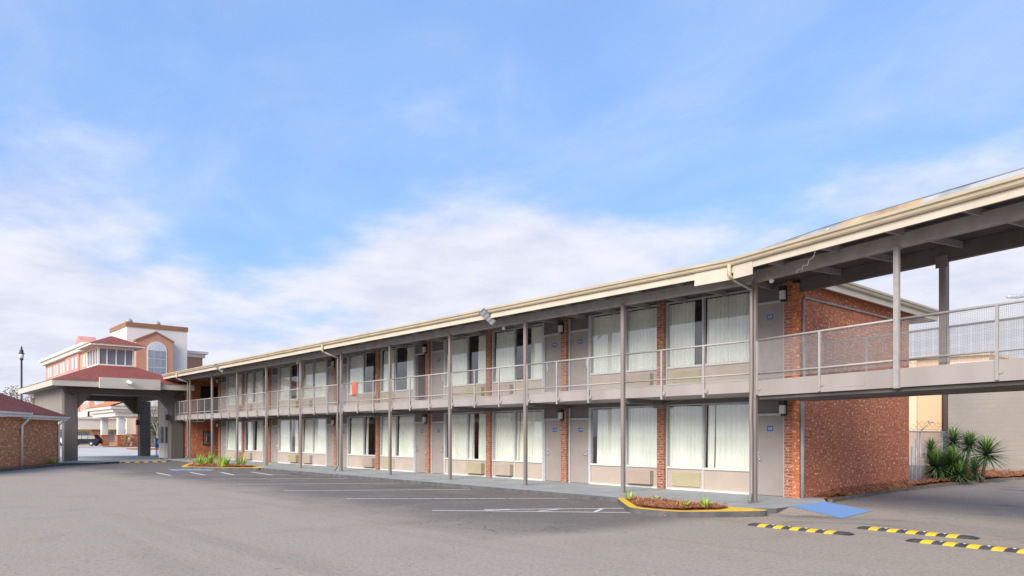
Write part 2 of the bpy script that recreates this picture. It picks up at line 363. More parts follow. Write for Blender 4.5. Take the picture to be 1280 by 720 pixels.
# ------------------------------------------------------------------ mesh builder
class MB:
    def __init__(s): s.v = []; s.f = []; s.m = []; s.sm = []
    def add(s, vs, fs, mi=0, smooth_=False):
        o = len(s.v); s.v += [tuple(p) for p in vs]
        for f in fs: s.f.append([i + o for i in f]); s.m.append(mi); s.sm.append(smooth_)
        return s
    def box(s, x0, x1, y0, y1, z0, z1, mi=0):
        if x0 > x1: x0, x1 = x1, x0
        if y0 > y1: y0, y1 = y1, y0
        if z0 > z1: z0, z1 = z1, z0
        v = [(x0, y0, z0), (x1, y0, z0), (x1, y1, z0), (x0, y1, z0), (x0, y0, z1), (x1, y0, z1), (x1, y1, z1), (x0, y1, z1)]
        return s.add(v, [(0, 3, 2, 1), (4, 5, 6, 7), (0, 1, 5, 4), (1, 2, 6, 5), (2, 3, 7, 6), (3, 0, 4, 7)], mi)
    def bbox(s, x0, x1, y0, y1, z0, z1, r=0.01, mi=0):
        """box with chamfered vertical edges"""
        return s.prism([(x0 + r, y0), (x1 - r, y0), (x1, y0 + r), (x1, y1 - r), (x1 - r, y1), (x0 + r, y1), (x0, y1 - r), (x0, y0 + r)], z0, z1, mi)
    def fbox(s, o, ax, ay, az, a, b, c, mi=0):
        """box in a frame: o origin, ax/ay/az axes, a,b,c = (lo,hi)"""
        o = Vector(o); ax = Vector(ax); ay = Vector(ay); az = Vector(az)
        v = [o + ax * p + ay * q + az * r for r in c for (p, q) in ((a[0], b[0]), (a[1], b[0]), (a[1], b[1]), (a[0], b[1]))]
        return s.add(v, [(0, 3, 2, 1), (4, 5, 6, 7), (0, 1, 5, 4), (1, 2, 6, 5), (2, 3, 7, 6), (3, 0, 4, 7)], mi)
    def prism(s, poly, z0, z1, mi=0, side=None, smooth_=False):
        n = len(poly)
        ar = sum(poly[i][0] * poly[(i + 1) % n][1] - poly[(i + 1) % n][0] * poly[i][1] for i in range(n))
        if ar < 0: poly = poly[::-1]
        v = [(x, y, z0) for x, y in poly] + [(x, y, z1) for x, y in poly]
        s.add(v, [tuple(range(n))[::-1], tuple(range(n, 2 * n))], mi)
        s.add(v, [(i, (i + 1) % n, n + (i + 1) % n, n + i) for i in range(n)], mi if side is None else side, smooth_)
        return s
    def extrude(s, prof, o, u, w, d, L, mi=0):
        """closed profile [(a,b)] in axes u,w at o, extruded L along d"""
        o = Vector(o); u = Vector(u); w = Vector(w); d = Vector(d); n = len(prof)
        v = [o + u * a + w * b for a, b in prof] + [o + u * a + w * b + d * L for a, b in prof]
        return s.add(v, [tuple(range(n))[::-1], tuple(range(n, 2 * n))] + [(i, (i + 1) % n, n + (i + 1) % n, n + i) for i in range(n)], mi)
    def tube(s, pts, r, n=8, mi=0, caps=True):
        pts = [Vector(p) for p in pts]; rs = r if isinstance(r, (list, tuple)) else [r] * len(pts)
        o = len(s.v); prev = None
        for i, p in enumerate(pts):
            d = (pts[min(i + 1, len(pts) - 1)] - pts[max(i - 1, 0)]).normalized()
            a = prev if prev is not None else (Vector((0, 0, 1)) if abs(d.z) < 0.9 else Vector((1, 0, 0)))
            a = (a - d * a.dot(d)).normalized(); prev = a; b = d.cross(a)
            for k in range(n):
                t = 2 * math.pi * k / n
                s.v.append(tuple(p + (a * math.cos(t) + b * math.sin(t)) * rs[i]))
        for i in range(len(pts) - 1):
            for k in range(n):
                s.f.append([o + i * n + k, o + i * n + (k + 1) % n, o + (i + 1) * n + (k + 1) % n, o + (i + 1) * n + k]); s.m.append(mi); s.sm.append(n > 4)
        if caps:
            s.f.append([o + k for k in range(n)][::-1]); s.m.append(mi); s.sm.append(False)
            s.f.append([o + (len(pts) - 1) * n + k for k in range(n)]); s.m.append(mi); s.sm.append(False)
        return s
    def lathe(s, prof, c, n=16, mi=0, axis='Z'):
        o = len(s.v)
        for r, h in prof:
            for k in range(n):
                t = 2 * math.pi * k / n
                if axis == 'Z': s.v.append((c[0] + r * math.cos(t), c[1] + r * math.sin(t), c[2] + h))
                elif axis == 'Y': s.v.append((c[0] + r * math.cos(t), c[1] + h, c[2] + r * math.sin(t)))
                else: s.v.append((c[0] + h, c[1] + r * math.cos(t), c[2] + r * math.sin(t)))
        for i in range(len(prof) - 1):
            for k in range(n):
                s.f.append([o + i * n + k, o + i * n + (k + 1) % n, o + (i + 1) * n + (k + 1) % n, o + (i + 1) * n + k]); s.m.append(mi); s.sm.append(True)
        s.f.append([o + k for k in range(n)][::-1]); s.m.append(mi); s.sm.append(False)
        s.f.append([o + (len(prof) - 1) * n + k for k in range(n)]); s.m.append(mi); s.sm.append(False)
        return s
    def build(s, name, mats, parent=None, origin=None):
        me = bpy.data.meshes.new(name)
        root = parent
        while root is not None and root.parent is not None: root = root.parent
        o = Vector(root.location) if root is not None else Vector(origin or (0, 0, 0))
        me.from_pydata([tuple(Vector(p) - o) for p in s.v], [], s.f)
        for m in (mats if isinstance(mats, (list, tuple)) else [mats]): me.materials.append(MATS[m])
        me.polygons.foreach_set('material_index', s.m); me.polygons.foreach_set('use_smooth', s.sm)
        me.update()
        ob = bpy.data.objects.new(name, me); col.objects.link(ob)
        if parent is not None: ob.parent = parent
        else: ob.location = o
        return ob
def tag(o, label=None, cat=None, group=None, kind=None):
    if label: o['label'] = label
    if cat: o['category'] = cat
    if group: o['group'] = group
    if kind: o['kind'] = kind
    return o
def thing(name, label, cat, loc, group=None):
    o = bpy.data.objects.new(name, None); col.objects.link(o); o.location = loc; o.empty_display_size = 0.2
    return tag(o, label, cat, group)
def struct(name, mb, mats): return tag(mb.build(name, mats), kind='structure')
def copy_tree(o, parent=None):
    c = o.copy(); col.objects.link(c)
    if parent is not None: c.parent = parent
    for ch in o.children: copy_tree(ch, c)
    return c
Zv = Vector((0, 0, 1))

# ------------------------------------------------------------------ ground and paving
g = MB(); g.add([(-900, -700, 0), (700, -700, 0), (700, 900, 0), (-900, 900, 0)], [(0, 1, 2, 3)]); struct('ground', g, 'asphalt')
g = MB(); g.prism([(-66, 2), (-66, 24), (-118, 45), (-170, 60), (-190, 30), (-150, -10), (-100, -14)], -0.3, 0.008); struct('hotel_forecourt', g, 'forecourt')
WZ = 0.12
YE, YP, YF, YW = 14.65, 16.06, 17.93, 18.05          # walk edge, post line, pier face, wall line
g = MB(); g.prism([(-53.2, YE + 0.5), (-46, YE), (-8.55, YE), (-8.15, 15.1), (-8.15, 17.5), (-8.7, 18.5), (-9.4, 18.3), (-53.2, 18.3)], -0.1, WZ, 0, 1)
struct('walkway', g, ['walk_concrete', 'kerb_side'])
g = MB()
for k in range(21):                                   # expansion joints of the walkway
    x = -9.6 - 2.03 * k; g.box(x - 0.006, x + 0.006, YE + 0.01, YW - 0.02, WZ - 0.02, WZ + 0.0015)
struct('walkway_joints', g, 'kerb_side')
g = MB(); g.prism([(-51.3, 7.4), (-50.9, 16.4), (-66.2, 19), (-66.2, 8)], -0.1, 0.05, 0, 1); struct('carport_slab', g, ['walk_concrete', 'kerb_side'])
g = MB(); g.add([(-8.17, 15.75, WZ + 0.004), (-8.17, 17.45, WZ + 0.004), (-6.97, 17.24, 0.006), (-6.79, 15.27, 0.006)], [(0, 3, 2, 1)])
g.add([(-8.17, 15.75, -0.05), (-8.17, 17.45, -0.05), (-6.97, 17.24, -0.05), (-6.79, 15.27, -0.05), (-8.17, 15.75, WZ), (-8.17, 17.45, WZ)], [(0, 3, 4), (1, 5, 2)], 1)
struct('kerb_ramp', g, ['blue_paint', 'kerb_side'])
g = MB(); g.add([(-8.17, 15.75, WZ), (-6.79, 15.27, 0.003), (-7.6, 14.95, 0.003), (-8.17, 15.1, 0.003)], [(0, 3, 2), (0, 2, 1)]); g.add([(-8.17, 17.45, WZ), (-6.97, 17.24, 0.003), (-7.6, 17.95, 0.003), (-8.4, 18.2, 0.003)], [(0, 1, 2), (0, 2, 3)])
struct('ramp_flare', g, 'asphalt')
# parking lines
def line(g, a, b, wd=0.10, z=0.004):
    a = Vector((*a, 0)); b = Vector((*b, 0)); d = (b - a).normalized(); n = Vector((-d.y, d.x, 0)) * wd / 2
    g.add([(p.x, p.y, z) for p in (a - n, b - n, b + n, a + n)], [(0, 1, 2, 3)])
g = MB()
for a, b in (((-13.81, 9.82), (-10.34, 12.93)), ((-13.15, 10.83), (-11.03, 13.64)), ((-17.88, 9.87), (-13.95, 14.5)), ((-21.76, 9.82), (-18.3, 14.5)),
             ((-25.67, 9.88), (-22.4, 14.5)), ((-29.5, 10.3), (-26.2, 14.5)), ((-33.2, 10.3), (-30.4, 14.0))): line(g, a, b)
for f in (0.25, 0.52, 0.80):
    a = Vector((-13.81, 9.82)).lerp(Vector((-10.34, 12.93)), f); b = Vector((-13.15, 10.83)).lerp(Vector((-11.03, 13.64)), min(1, f)); line(g, (a.x, a.y), (b.x, b.y), 0.09, 0.006)
for a, b in (((-36.1, 10.1), (-33.2, 9.86)), ((-35.44, 11.4), (-32.54, 11.07)), ((-34.5, 12.47), (-31.7, 12.03)), ((-33.9, 13.67), (-30.6, 13.26))): line(g, a, b, 0.14, 0.006)
struct('parking_lines', g, 'line_paint')
g = MB(); g.add([(-37.7, 11.3, 0.004), (-36.4, 12.9, 0.004), (-38.2, 13.1, 0.004), (-39.6, 11.6, 0.004)], [(0, 1, 2, 3)]); struct('bay_marking', g, 'blue_faded')

def inset(poly, d):
    c = Vector((sum(p[0] for p in poly) / len(poly), sum(p[1] for p in poly) / len(poly)))
    out = []
    for p in poly:
        q = Vector(p); L = (q - c).length; out.append(tuple(q + (c - q) * min(0.6, d / L)))
    return out
def round_poly(pts, r=0.4, n=4):
    out = []
    m = len(pts)
    for i in range(m):
        p = Vector(pts[i]); a = Vector(pts[i - 1]); b = Vector(pts[(i + 1) % m])
        ra = min(r, (a - p).length * 0.45); rb = min(r, (b - p).length * 0.45)
        s = p + (a - p).normalized() * ra; e = p + (b - p).normalized() * rb
        for k in range(n + 1):
            t = k / n; out.append(tuple(s * (1 - t) ** 2 + p * 2 * t * (1 - t) + e * t * t))
    return out
def in_poly(x, y, poly):
    c = False; j = len(poly) - 1
    for i in range(len(poly)):
        xi, yi = poly[i]; xj, yj = poly[j]
        if (yi > y) != (yj > y) and x < (xj - xi) * (y - yi) / (yj - yi) + xi: c = not c
        j = i
    return c
def mound(poly, z0, h, step):
    """low heaped bed: grid of points inside the outline"""
    g = MB(); xs = [p[0] for p in poly]; ys = [p[1] for p in poly]
    g.prism(poly, z0 - 0.15, z0)
    nx = int((max(xs) - min(xs)) / step) + 1; ny = int((max(ys) - min(ys)) / step) + 1; idx = {}
    for i in range(nx + 1):
        for j in range(ny + 1):
            x = min(xs) + i * step; y = min(ys) + j * step
            if in_poly(x, y, poly):
                idx[i, j] = len(g.v); g.v.append((x, y, z0 + 0.01 + h * rnd(0.2, 1.0)))
    for (i, j) in idx:
        if all(q in idx for q in ((i + 1, j), (i, j + 1), (i + 1, j + 1))):
            g.f.append([idx[i, j], idx[i + 1, j], idx[i + 1, j + 1], idx[i, j + 1]]); g.m.append(0); g.sm.append(True)
    return g
def straw(poly, z, count, L=0.16, wd=0.006):
    g = MB(); xs = [p[0] for p in poly]; ys = [p[1] for p in poly]; n = 0
    while n < count:
        x, y = rnd(min(xs), max(xs)), rnd(min(ys), max(ys))
        if not in_poly(x, y, poly): continue
        a = rnd(0, 6.28); t = rnd(-0.25, 0.45); l = L * rnd(0.5, 1.2); d = Vector((math.cos(a) * math.cos(t), math.sin(a) * math.cos(t), math.sin(t)))
        p = Vector((x, y, z + rnd(0.0, 0.05))); s = Vector((-math.sin(a), math.cos(a), 0)) * wd
        g.add([p - s, p + d * l - s * 0.4, p + d * l + s * 0.4, p + s], [(0, 1, 2, 3)]); n += 1
    return g
isl = round_poly([(-12.35, YE - 0.02), (-10.35, 12.72), (-9.15, 12.80), (-8.10, 14.2), (-8.0, YE - 0.02)], 0.35)
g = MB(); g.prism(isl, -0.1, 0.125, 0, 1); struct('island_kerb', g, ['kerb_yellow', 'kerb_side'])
bed = round_poly([(-12.1, YE - 0.02), (-10.28, 12.92), (-9.25, 13.0), (-8.75, 13.9), (-9.0, YE - 0.02)], 0.3)
struct('planting_bed', mound(bed, 0.13, 0.045, 0.14), 'mulch')
tag(straw(bed, 0.155, 2200).build('pine_straw', 'straw'), kind='stuff')
isl2 = round_poly([(-39.2, 12.1), (-34.9, 14.55), (-36.2, 15.3), (-45.6, 15.3), (-45.2, 14.6)], 0.5)
g = MB(); g.prism(isl2, -0.1, 0.125, 0, 1); struct('island_kerb', g, ['kerb_yellow', 'kerb_side'])
bed2 = [(-39.3, 12.45), (-35.9, 14.4), (-36.6, 15.1), (-45.0, 15.1), (-44.8, 14.7)]
struct('planting_bed', mound(bed2, 0.13, 0.05, 0.25), 'mulch')
tag(straw(bed2, 0.16, 1500, 0.25, 0.012).build('pine_straw', 'straw'), kind='stuff')
# mulch strip along the end wall and the wide bed behind it
strip = [(-9.04, 18.45), (-8.62, 18.75), (-8.95, 22.9), (-8.72, 28.5), (-8.25, 33.2), (-7.4, 35.2), (-5.0, 36.0), (8, 36.4), (8, 37.95), (-12.3, 37.95), (-14, 30), (-12, 25.3), (-9.04, 25.3)]
struct('mulch_bed', mound(strip, 0.09, 0.10, 0.22), 'mulch')
g = MB(); ny = 60
for i in range(ny + 1):
    y = 18.5 + 6.75 * i / ny; xo = -8.66 if y < 19.2 else -8.70 - 0.22 * min(1, (y - 19.2) / 3.5)
    for j in range(6): f = j / 5; g.v.append((-9.045 + (xo + 9.045) * f, y, 0.09 + 0.20 * (1 - f ** 0.8) * min(1, (y - 18.5) / 1.6) + rnd(-0.015, 0.02)))
for i in range(ny):
    for j in range(5): q = i * 6 + j; g.f.append([q, q + 1, q + 7, q + 6]); g.m.append(0); g.sm.append(True)
struct('mulch_bank', g, 'mulch')
g = MB()
for i in range(1800):
    f = random.random(); y = rnd(18.55, 25.2); a = rnd(0, 6.28); p = Vector((-9.03 + 0.3 * f, y, 0.10 + 0.20 * (1 - f ** 0.8) * min(1, (y - 18.5) / 1.6))); d = Vector((math.cos(a) * 0.5, math.sin(a), rnd(-0.3, 0.3))) * rnd(0.06, 0.16); q_ = Vector((-math.sin(a), math.cos(a), 0)) * 0.006
    g.add([p - q_, p + d - q_ * 0.4, p + d + q_ * 0.4, p + q_], [(0, 1, 2, 3)])
tag(g.build('pine_straw', 'straw'), kind='stuff')
kp = [(-8.62, 18.70), (-8.95, 22.9), (-8.72, 28.5), (-8.25, 33.2), (-7.4, 35.2), (-5.0, 36.0), (8, 36.4)]
g = MB()
for a, b in zip(kp, kp[1:]):
    A = Vector((*a, 0)); B = Vector((*b, 0)); d = (B - A).normalized(); n = Vector((d.y, -d.x, 0))
    g.fbox(A, d, n, Zv, (0, (B - A).length), (-0.06, 0.07), (-0.1, 0.085))
struct('kerb', g, 'kerb_concrete')
tag(straw([(-9.03, 18.6), (-8.72, 18.9), (-9.0, 22.9), (-8.8, 28.5), (-8.3, 33.2), (-12, 33), (-12, 25.3), (-9.03, 25.3)], 0.15, 5600, 0.2, 0.010).build('pine_straw', 'straw'), kind='stuff')
tag(straw([(-8.3, 33.2), (-7.4, 35.3), (-5, 36.1), (6, 36.5), (6, 37.9), (-12, 37.9), (-12, 33.2)], 0.16, 3500, 0.24, 0.012).build('pine_straw', 'straw'), kind='stuff')

g = MB()
for i in range(150):                                  # dry leaves blown against the kerbs
    if i < 90: x = rnd(-12.6, -7.6); y = rnd(11.6, 14.9)
    else: x = rnd(-8.5, -6.5); y = rnd(18.5, 30)
    if in_poly(x, y, isl): continue
    a = rnd(0, 6.28); L = rnd(0.025, 0.06); d = Vector((math.cos(a), math.sin(a), rnd(-0.1, 0.4))) * L; n = Vector((-math.sin(a), math.cos(a), rnd(-0.3, 0.3))) * L * 0.4; p = Vector((x, y, 0.012))
    g.add([p, p + d * 0.5 + n, p + d, p + d * 0.5 - n], [(0, 1, 2, 3)])
tag(g.build('fallen_leaves', 'straw'), kind='stuff')
# ------------------------------------------------------------------ motel
SP = 4.06; NB = 10
Z2 = 3.10
XR = -9.05                                            # end wall
def PX(k): return -9.2 - SP * k                       # posts
def BX(k): return -9.36 - SP * k + (0.0 if k else -0.0)   # pier centres
motel = thing('motel_building', 'long two storey brick motel wing with outdoor walkways, cream fascia and rows of curtained windows', 'motel', (-30, 18, 0))
# walls
g = MB(); g.box(XR - 0.2, XR, YF, 25.25, -0.1, 5.66); g.build('end_wall', 'brick_wall', motel)
g = MB(); g.box(-50.3, XR - 0.2, 25.0, 25.25, -0.1, 5.74); g.build('rear_wall', 'brick_wall', motel)
g = MB(); g.box(-53.2, -53.0, 16.6, 25.25, -0.05, 2.70); g.box(-53.2, -53.0, 16.6, 25.25, 3.12, 5.74)
g.box(-53.0, -50.3, 21.5, 21.7, -0.05, 5.74); g.box(-50.3, -50.05, 18.2, 25.0, -0.05, 5.74); g.build('stairwell_wall', 'brick_wall', motel)
g = MB(); g.box(-52.99, -52.95, 17.75, 18.9, Z2, 5.2); g.build('dark_opening', 'black_metal', motel)  # dark opening drawn as a flat panel, its darkness put into the colour
g = MB(); g.box(-51.6, -50.5, 21.44, 21.49, 0.05, 2.2); g.build('dark_opening', 'black_metal', motel)
g = MB(); g.box(-53.0, -52.9, 17.9, 18.4, 1.05, 2.0, 0); g.box(-52.9, -52.88, 17.95, 18.35, 1.1, 1.95, 1)
g.lathe([(0.06, 0), (0.065, 0.05), (0.065, 0.4), (0.03, 0.46), (0.02, 0.52)], (-52.87, 18.15, 1.25), 10, 2)
g.build('extinguisher_cabinet', ['black_metal', 'blind_grey', 'tail_red'], motel)
# interior (seen through gaps in the curtains)
g = MB(); g.box(-50.3, XR - 0.2, 21.2, 21.3, 0.1, 2.7); g.box(-50.3, XR - 0.2, 21.2, 21.3, Z2, 5.7)
for k in range(1, NB + 1):
    for z0, z1 in ((0.1, 2.7), (Z2, 5.7)): g.box(BX(k) - 0.06, BX(k) + 0.06, YW + 0.14, 21.2, z0, z1)
g.build('interior_wall', 'room_wall', motel)
g = MB(); g.box(-50.3, XR - 0.2, 18.2, 25, 0.0, 0.1); g.build('room_floor', 'room_floor', motel)
# upper floor slab, its beams
g = MB()
g.box(-52.95, PX(0), YP - 0.02, YW + 0.02, 2.78, Z2 - 0.03, 0)
g.box(-50.3, XR - 0.2, YW + 0.02, 25, 2.78, Z2 - 0.03, 1)
g.build('upper_floor', ['slab_paint', 'soffit_paint'], motel)
g = MB(); g.prism([(-52.95, YP - 0.03), (PX(0) - 0.07, YP - 0.03), (PX(0) - 0.07, YW), (-52.95, YW)], Z2 - 0.03, Z2 - 0.005); g.build('walkway_floor', 'walk_concrete', motel)
g = MB(); g.box(-53.0, XR - 0.21, YF + 0.04, YW + 0.16, 2.655, 2.785); g.box(-50.0, XR - 0.21, YW + 0.02, YW + 0.16, 5.725, 5.78)
g.build('header', 'beam_taupe', motel)
for k in range(NB + 1):
    g = MB(); g.box(PX(k) - 0.07, PX(k) + 0.07, YP - 0.0, YF + 0.03, 2.655, 2.775); g.build('cross_beam', 'beam_taupe', motel)
# bridge frame of reference
DV = Vector((0.973, -0.231, 0)).normalized(); NV = Vector((-DV.y, DV.x, 0))
P0 = Vector((PX(0), YP, 0)); P1 = Vector((XR, 18.02, 0))
YEV = 15.35                                          # eave line
KINK = Vector((-9.36, YEV, 0))
# roof
ROOF_T = 5.90
g = MB(); g.prism([(-53.1, YEV + 0.04), (-9.36, YEV + 0.04), (-8.78, YP + 1.9), (-8.78, 26.95), (-53.1, 26.95)], 5.755, ROOF_T, 0)
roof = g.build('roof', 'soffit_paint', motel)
g = MB(); g.prism([(-53.12, YEV - 0.02), (-9.36, YEV - 0.02), (-8.76, YP + 1.9), (-8.76, 26.97), (-53.12, 26.97)], ROOF_T, ROOF_T + 0.022, 0)
g.build('roof_covering', 'roofing', roof)
GUT = [(0.0, 0.0), (0.05, 0.0), (0.075, 0.03), (0.085, 0.075), (0.12, 0.10), (0.125, 0.155), (0.0, 0.155)]   # out, up
def eave(a, b, nrm, name_parent, gut=True, z=5.57):
    a = Vector((*a, 0)); b = Vector((*b, 0)); d = (b - a).normalized(); L = (b - a).length
    f = MB(); f.fbox(a + nrm * 0.0, d, nrm, Zv, (0, L), (-0.0, 0.035), (z, 5.895)); f.build('fascia', 'cream_paint', name_parent)
    if gut:
        f = MB(); f.extrude(GUT, a + nrm * 0.037 + Zv * 5.738, nrm, Zv, d, L); f.build('gutter', 'gutter_paint', name_parent)
eave((-53.1, YEV), (-9.36, YEV), Vector((0, -1, 0)), motel)
eave((-53.1, 26.95), (-53.1, YEV + 0.001), Vector((-1, 0, 0)), motel, False)
eave((-8.78, YP + 2.3), (-8.78, 26.95), Vector((1, 0, 0)), motel, True)
eave((-53.1, 26.952), (-8.78, 26.952), Vector((0, 1, 0)), motel, False)
g = MB(); g.box(-10.42, -9.40, YEV - 0.052, YEV - 0.037, 5.415, 5.735); g.build('fascia_patch', 'cream_paint', motel)
g = MB(); g.box(XR - 0.02, -8.80, 25.2, 26.9, 5.60, 5.75); g.box(XR + 0.002, -8.80, 18.3, 25.2, 5.66, 5.75)
g.build('rake_soffit', 'hotel_salmon', motel)
# rafters and the eave beam
nr = 33
for i in range(nr):
    x = -52.6 + i * (52.6 - 9.9) / (nr - 1)
    g = MB(); g.box(x - 0.025, x + 0.025, YEV + 0.03, YW + 0.05, 5.62, 5.757); g.build('rafter', 'rafter_paint', motel)
g = MB(); prof = [(-0.07, 0), (0.07, 0), (0.08, 0.02), (0.08, 0.24), (-0.08, 0.24), (-0.08, 0.02)]
g.extrude(prof, (-53.0, YP, 5.41), (0, 1, 0), Zv, (1, 0, 0), 53.0 + PX(0) + 0.03); g.build('eave_beam', 'rafter_paint', motel)
# posts, downspouts
for k in range(NB + 1):
    g = MB(); g.bbox(PX(k) - 0.055, PX(k) + 0.055, YP - 0.115, YP - 0.005, WZ - 0.02, 5.45, 0.012)
    g.box(PX(k) - 0.085, PX(k) + 0.085, YP - 0.135, YP + 0.02, WZ - 0.01, WZ + 0.012)
    g.build('post', 'taupe_paint', motel)
def downspout(x, xg):
    g = MB(); y = YP - 0.17
    g.tube([(xg, YEV - 0.11, 5.76), (xg, YEV - 0.11, 5.52), (xg + (x - xg) * 0.25, YEV - 0.02, 5.42)], 0.048, 8, 0)
    g.tube([(xg + (x - xg) * 0.25, YEV - 0.02, 5.42), (x, y, 5.24), (x, y, 5.1), (x, y, 3.0), (x - 0.015, y - 0.01, 2.2), (x + 0.01, y - 0.015, 1.7), (x, y, 1.3), (x, y, 0.36), (x + 0.05, y - 0.16, 0.20), (x + 0.06, y - 0.22, 0.17)], 0.043, 8, 1)
    g.build('downspout', ['gutter_paint', 'taupe_paint'], motel)
downspout(PX(0) - 0.02, -9.42); downspout(PX(5) - 0.12, PX(5) - 0.35); downspout(PX(10) - 0.12, PX(10) - 0.3)

# bays
def text_mesh(s, size):
    cu = bpy.data.curves.new('digits', 'FONT'); cu.body = s; cu.size = size; cu.align_x = 'CENTER'; cu.align_y = 'CENTER'
    ob = bpy.data.objects.new('digits', cu); col.objects.link(ob)
    dg = bpy.context.evaluated_depsgraph_get(); me = bpy.data.meshes.new_from_object(ob.evaluated_get(dg))
    out = ([tuple(v.co) for v in me.vertices], [list(p.vertices) for p in me.polygons])
    bpy.data.objects.remove(ob); bpy.data.curves.remove(cu); bpy.data.meshes.remove(me); return out
GAPS = {(0, 1): [(0, .33), (.47, 1)], (0, 0): [(0, .47), (.48, .575), (.585, 1)], (1, 1): [(0, 1)], (1, 0): [(0, .95)],
        (2, 1): [(.03, .44), (.74, 1)], (2, 0): [(0, .50), (.525, 1)], (3, 1): [(0, .28), (.50, 1)], (3, 0): [(0, .25), (.38, .46), (.5, .96)],
        (4, 1): [(.02, .36), (.72, 1)], (4, 0): [(0, .46), (.5, 1)], (5, 1): [(0, .12), (.45, 1)], (5, 0): [(.36, .42), (.48, .97)],
        (6, 1): [(0, 1)], (6, 0): [(.03, 1)], (7, 1): [(0, .25), (.5, 1)], (7, 0): [(0, .32), (.42, 1)],
        (8, 1): [(.02, .47), (.5, 1)], (8, 0): [(.1, .46), (.56, .97)], (9, 1): [(0, .5), (.53, 1)], (9, 0): [(0, .48), (.52, 1)]}
S0, S1, SM = 0.15, 2.90, 1.42
def bay(k, fl):
    z = WZ if fl == 0 else Z2
    even = k % 2 == 0
    xp = BX(k + 1) if even else BX(k); m = 1 if even else -1       # window pier and direction to the door
    def X(s): return xp + m * s
    head = 2.655 if fl == 0 else 5.725
    sill = z + 0.63; base = z + 0.03
    f = MB()
    f.box(X(S0 - 0.03), X(S0 + 0.03), YW - 0.02, YW + 0.09, z, head)
    f.box(X(SM - 0.03), X(SM + 0.03), YW - 0.015, YW + 0.085, z, head)
    f.box(X(S1), X(S1 + 0.09), YW - 0.03, YW + 0.10, z, head)
    for a, b in ((S0 + 0.03, SM - 0.03), (SM + 0.03, S1)):
        f.box(X(a), X(b), YW - 0.01, YW + 0.08, head - 0.04, head - 0.002)
    win = f.build('window', 'aluminium', motel)
    f = MB()
    for a, b in ((S0 + 0.03, SM - 0.03), (SM + 0.03, S1)):
        f.box(X(a), X(b), YW - 0.035, YW + 0.09, sill, sill + 0.055); f.box(X(a), X(b), YW - 0.025, YW + 0.08, z, base + 0.02)
    f.build('sill', 'white_trim', win)
    for a, b in ((S0 + 0.03, SM - 0.03), (SM + 0.03, S1)):
        f = MB(); f.add([(X(a), YW + 0.032, sill + 0.055), (X(b), YW + 0.032, sill + 0.055), (X(b), YW + 0.032, head - 0.04), (X(a), YW + 0.032, head - 0.04)], [(0, 1, 2, 3)]); f.build('pane', 'window_glass', win)
        f = MB(); f.box(X(a), X(b), YW + 0.01, YW + 0.06, base + 0.02, sill); f.build('lower_panel', 'panel_beige', win)
    # curtains
    c = MB(); L = S1 - S0; rr = random.Random(k * 7 + fl)
    for a, b in GAPS[(k, fl)]:
        a = S0 + a * L - (0.14 if a < 0.01 else 0); b = S0 + b * L + (0.08 if b > 0.99 else 0); n = max(6, int((b - a) / 0.010)); o = len(c.v)
        ph = rr.uniform(0, 6.28); fr = rr.uniform(20, 26)
        for i in range(n + 1):
            s = a + (b - a) * i / n
            for j, (zz, am) in enumerate(((sill + 0.02, 1.0), (sill + 0.9, 0.85), (head - 0.06, 0.55))):
                ss = s + 0.006 * math.sin(i * 0.31 + j) + (0.05 * (2 - j) * (0.5 if (s - a) < 0.3 else 0) * rr.random() * 0.3)
                w1 = fr * s + ph + 0.9 * math.sin(3.7 * s + ph)
                y = YW + 0.205 - am * (0.125 * math.sqrt(abs(math.sin(w1))) + 0.012 * math.sin(2.3 * w1 + 1.3) + 0.01 * math.sin(5.1 * s + j))
                c.v.append((X(ss), y, zz))
        for i in range(n):
            for j in range(2):
                q = o + i * 3 + j; c.f.append([q, q + 3, q + 4, q + 1]); c.m.append(0); c.sm.append(True)
    c.build('curtain', 'curtain', win)
    # through-wall air conditioner under the pane next to the brick pier
    mat = 'unit_yellow' if (k in (0, 3, 4, 7) ) else 'unit_beige'
    a, b = S0 + 0.20, SM - 0.10
    pr = 0.03 if k in (0, 4) else 0.17
    u = MB(); u.box(X(a), X(b), YW - pr, YW + 0.012, base + 0.09, base + 0.50, 0)
    for i in range(9):
        zz = base + 0.13 + i * 0.04; u.box(X(a + 0.04), X(b - 0.04), YW - pr - 0.008, YW - pr - 0.0005, zz, zz + 0.018, 1)
    u.build('air_conditioner', [mat, mat if k != 99 else 'unit_dark'], motel)
    # door
    dz1 = z + 2.14
    f = MB(); f.box(X(S1 + 0.09), X(S1 + 0.125), YW - 0.005, YW + 0.1, z, dz1); f.box(X(3.87), X(3.94), YW - 0.01, YW + 0.1, z, head)
    f.box(X(S1 + 0.09), X(3.87), YW - 0.02, YW + 0.1, dz1, dz1 + 0.06); f.build('door_frame', 'aluminium', motel)
    f = MB(); f.box(X(S1 + 0.09), X(3.87), YW + 0.03, YW + 0.08, dz1 + 0.06, head); f.build('transom_panel', 'transom_paint', motel)
    xa, xb = X(S1 + 0.125), X(3.87)
    opened = (k, fl) == (4, 1)
    d = MB()
    if opened: d.box(X(S1 + 0.13), X(S1 + 0.175), YW + 0.1, YW + 0.95, z + 0.01, dz1)
    else: d.box(xa, xb, YW + 0.045, YW + 0.09, z + 0.012, dz1)
    door = d.build('door', 'door_paint', motel)
    if opened: door['label'] = 'open guest room door swung inward'
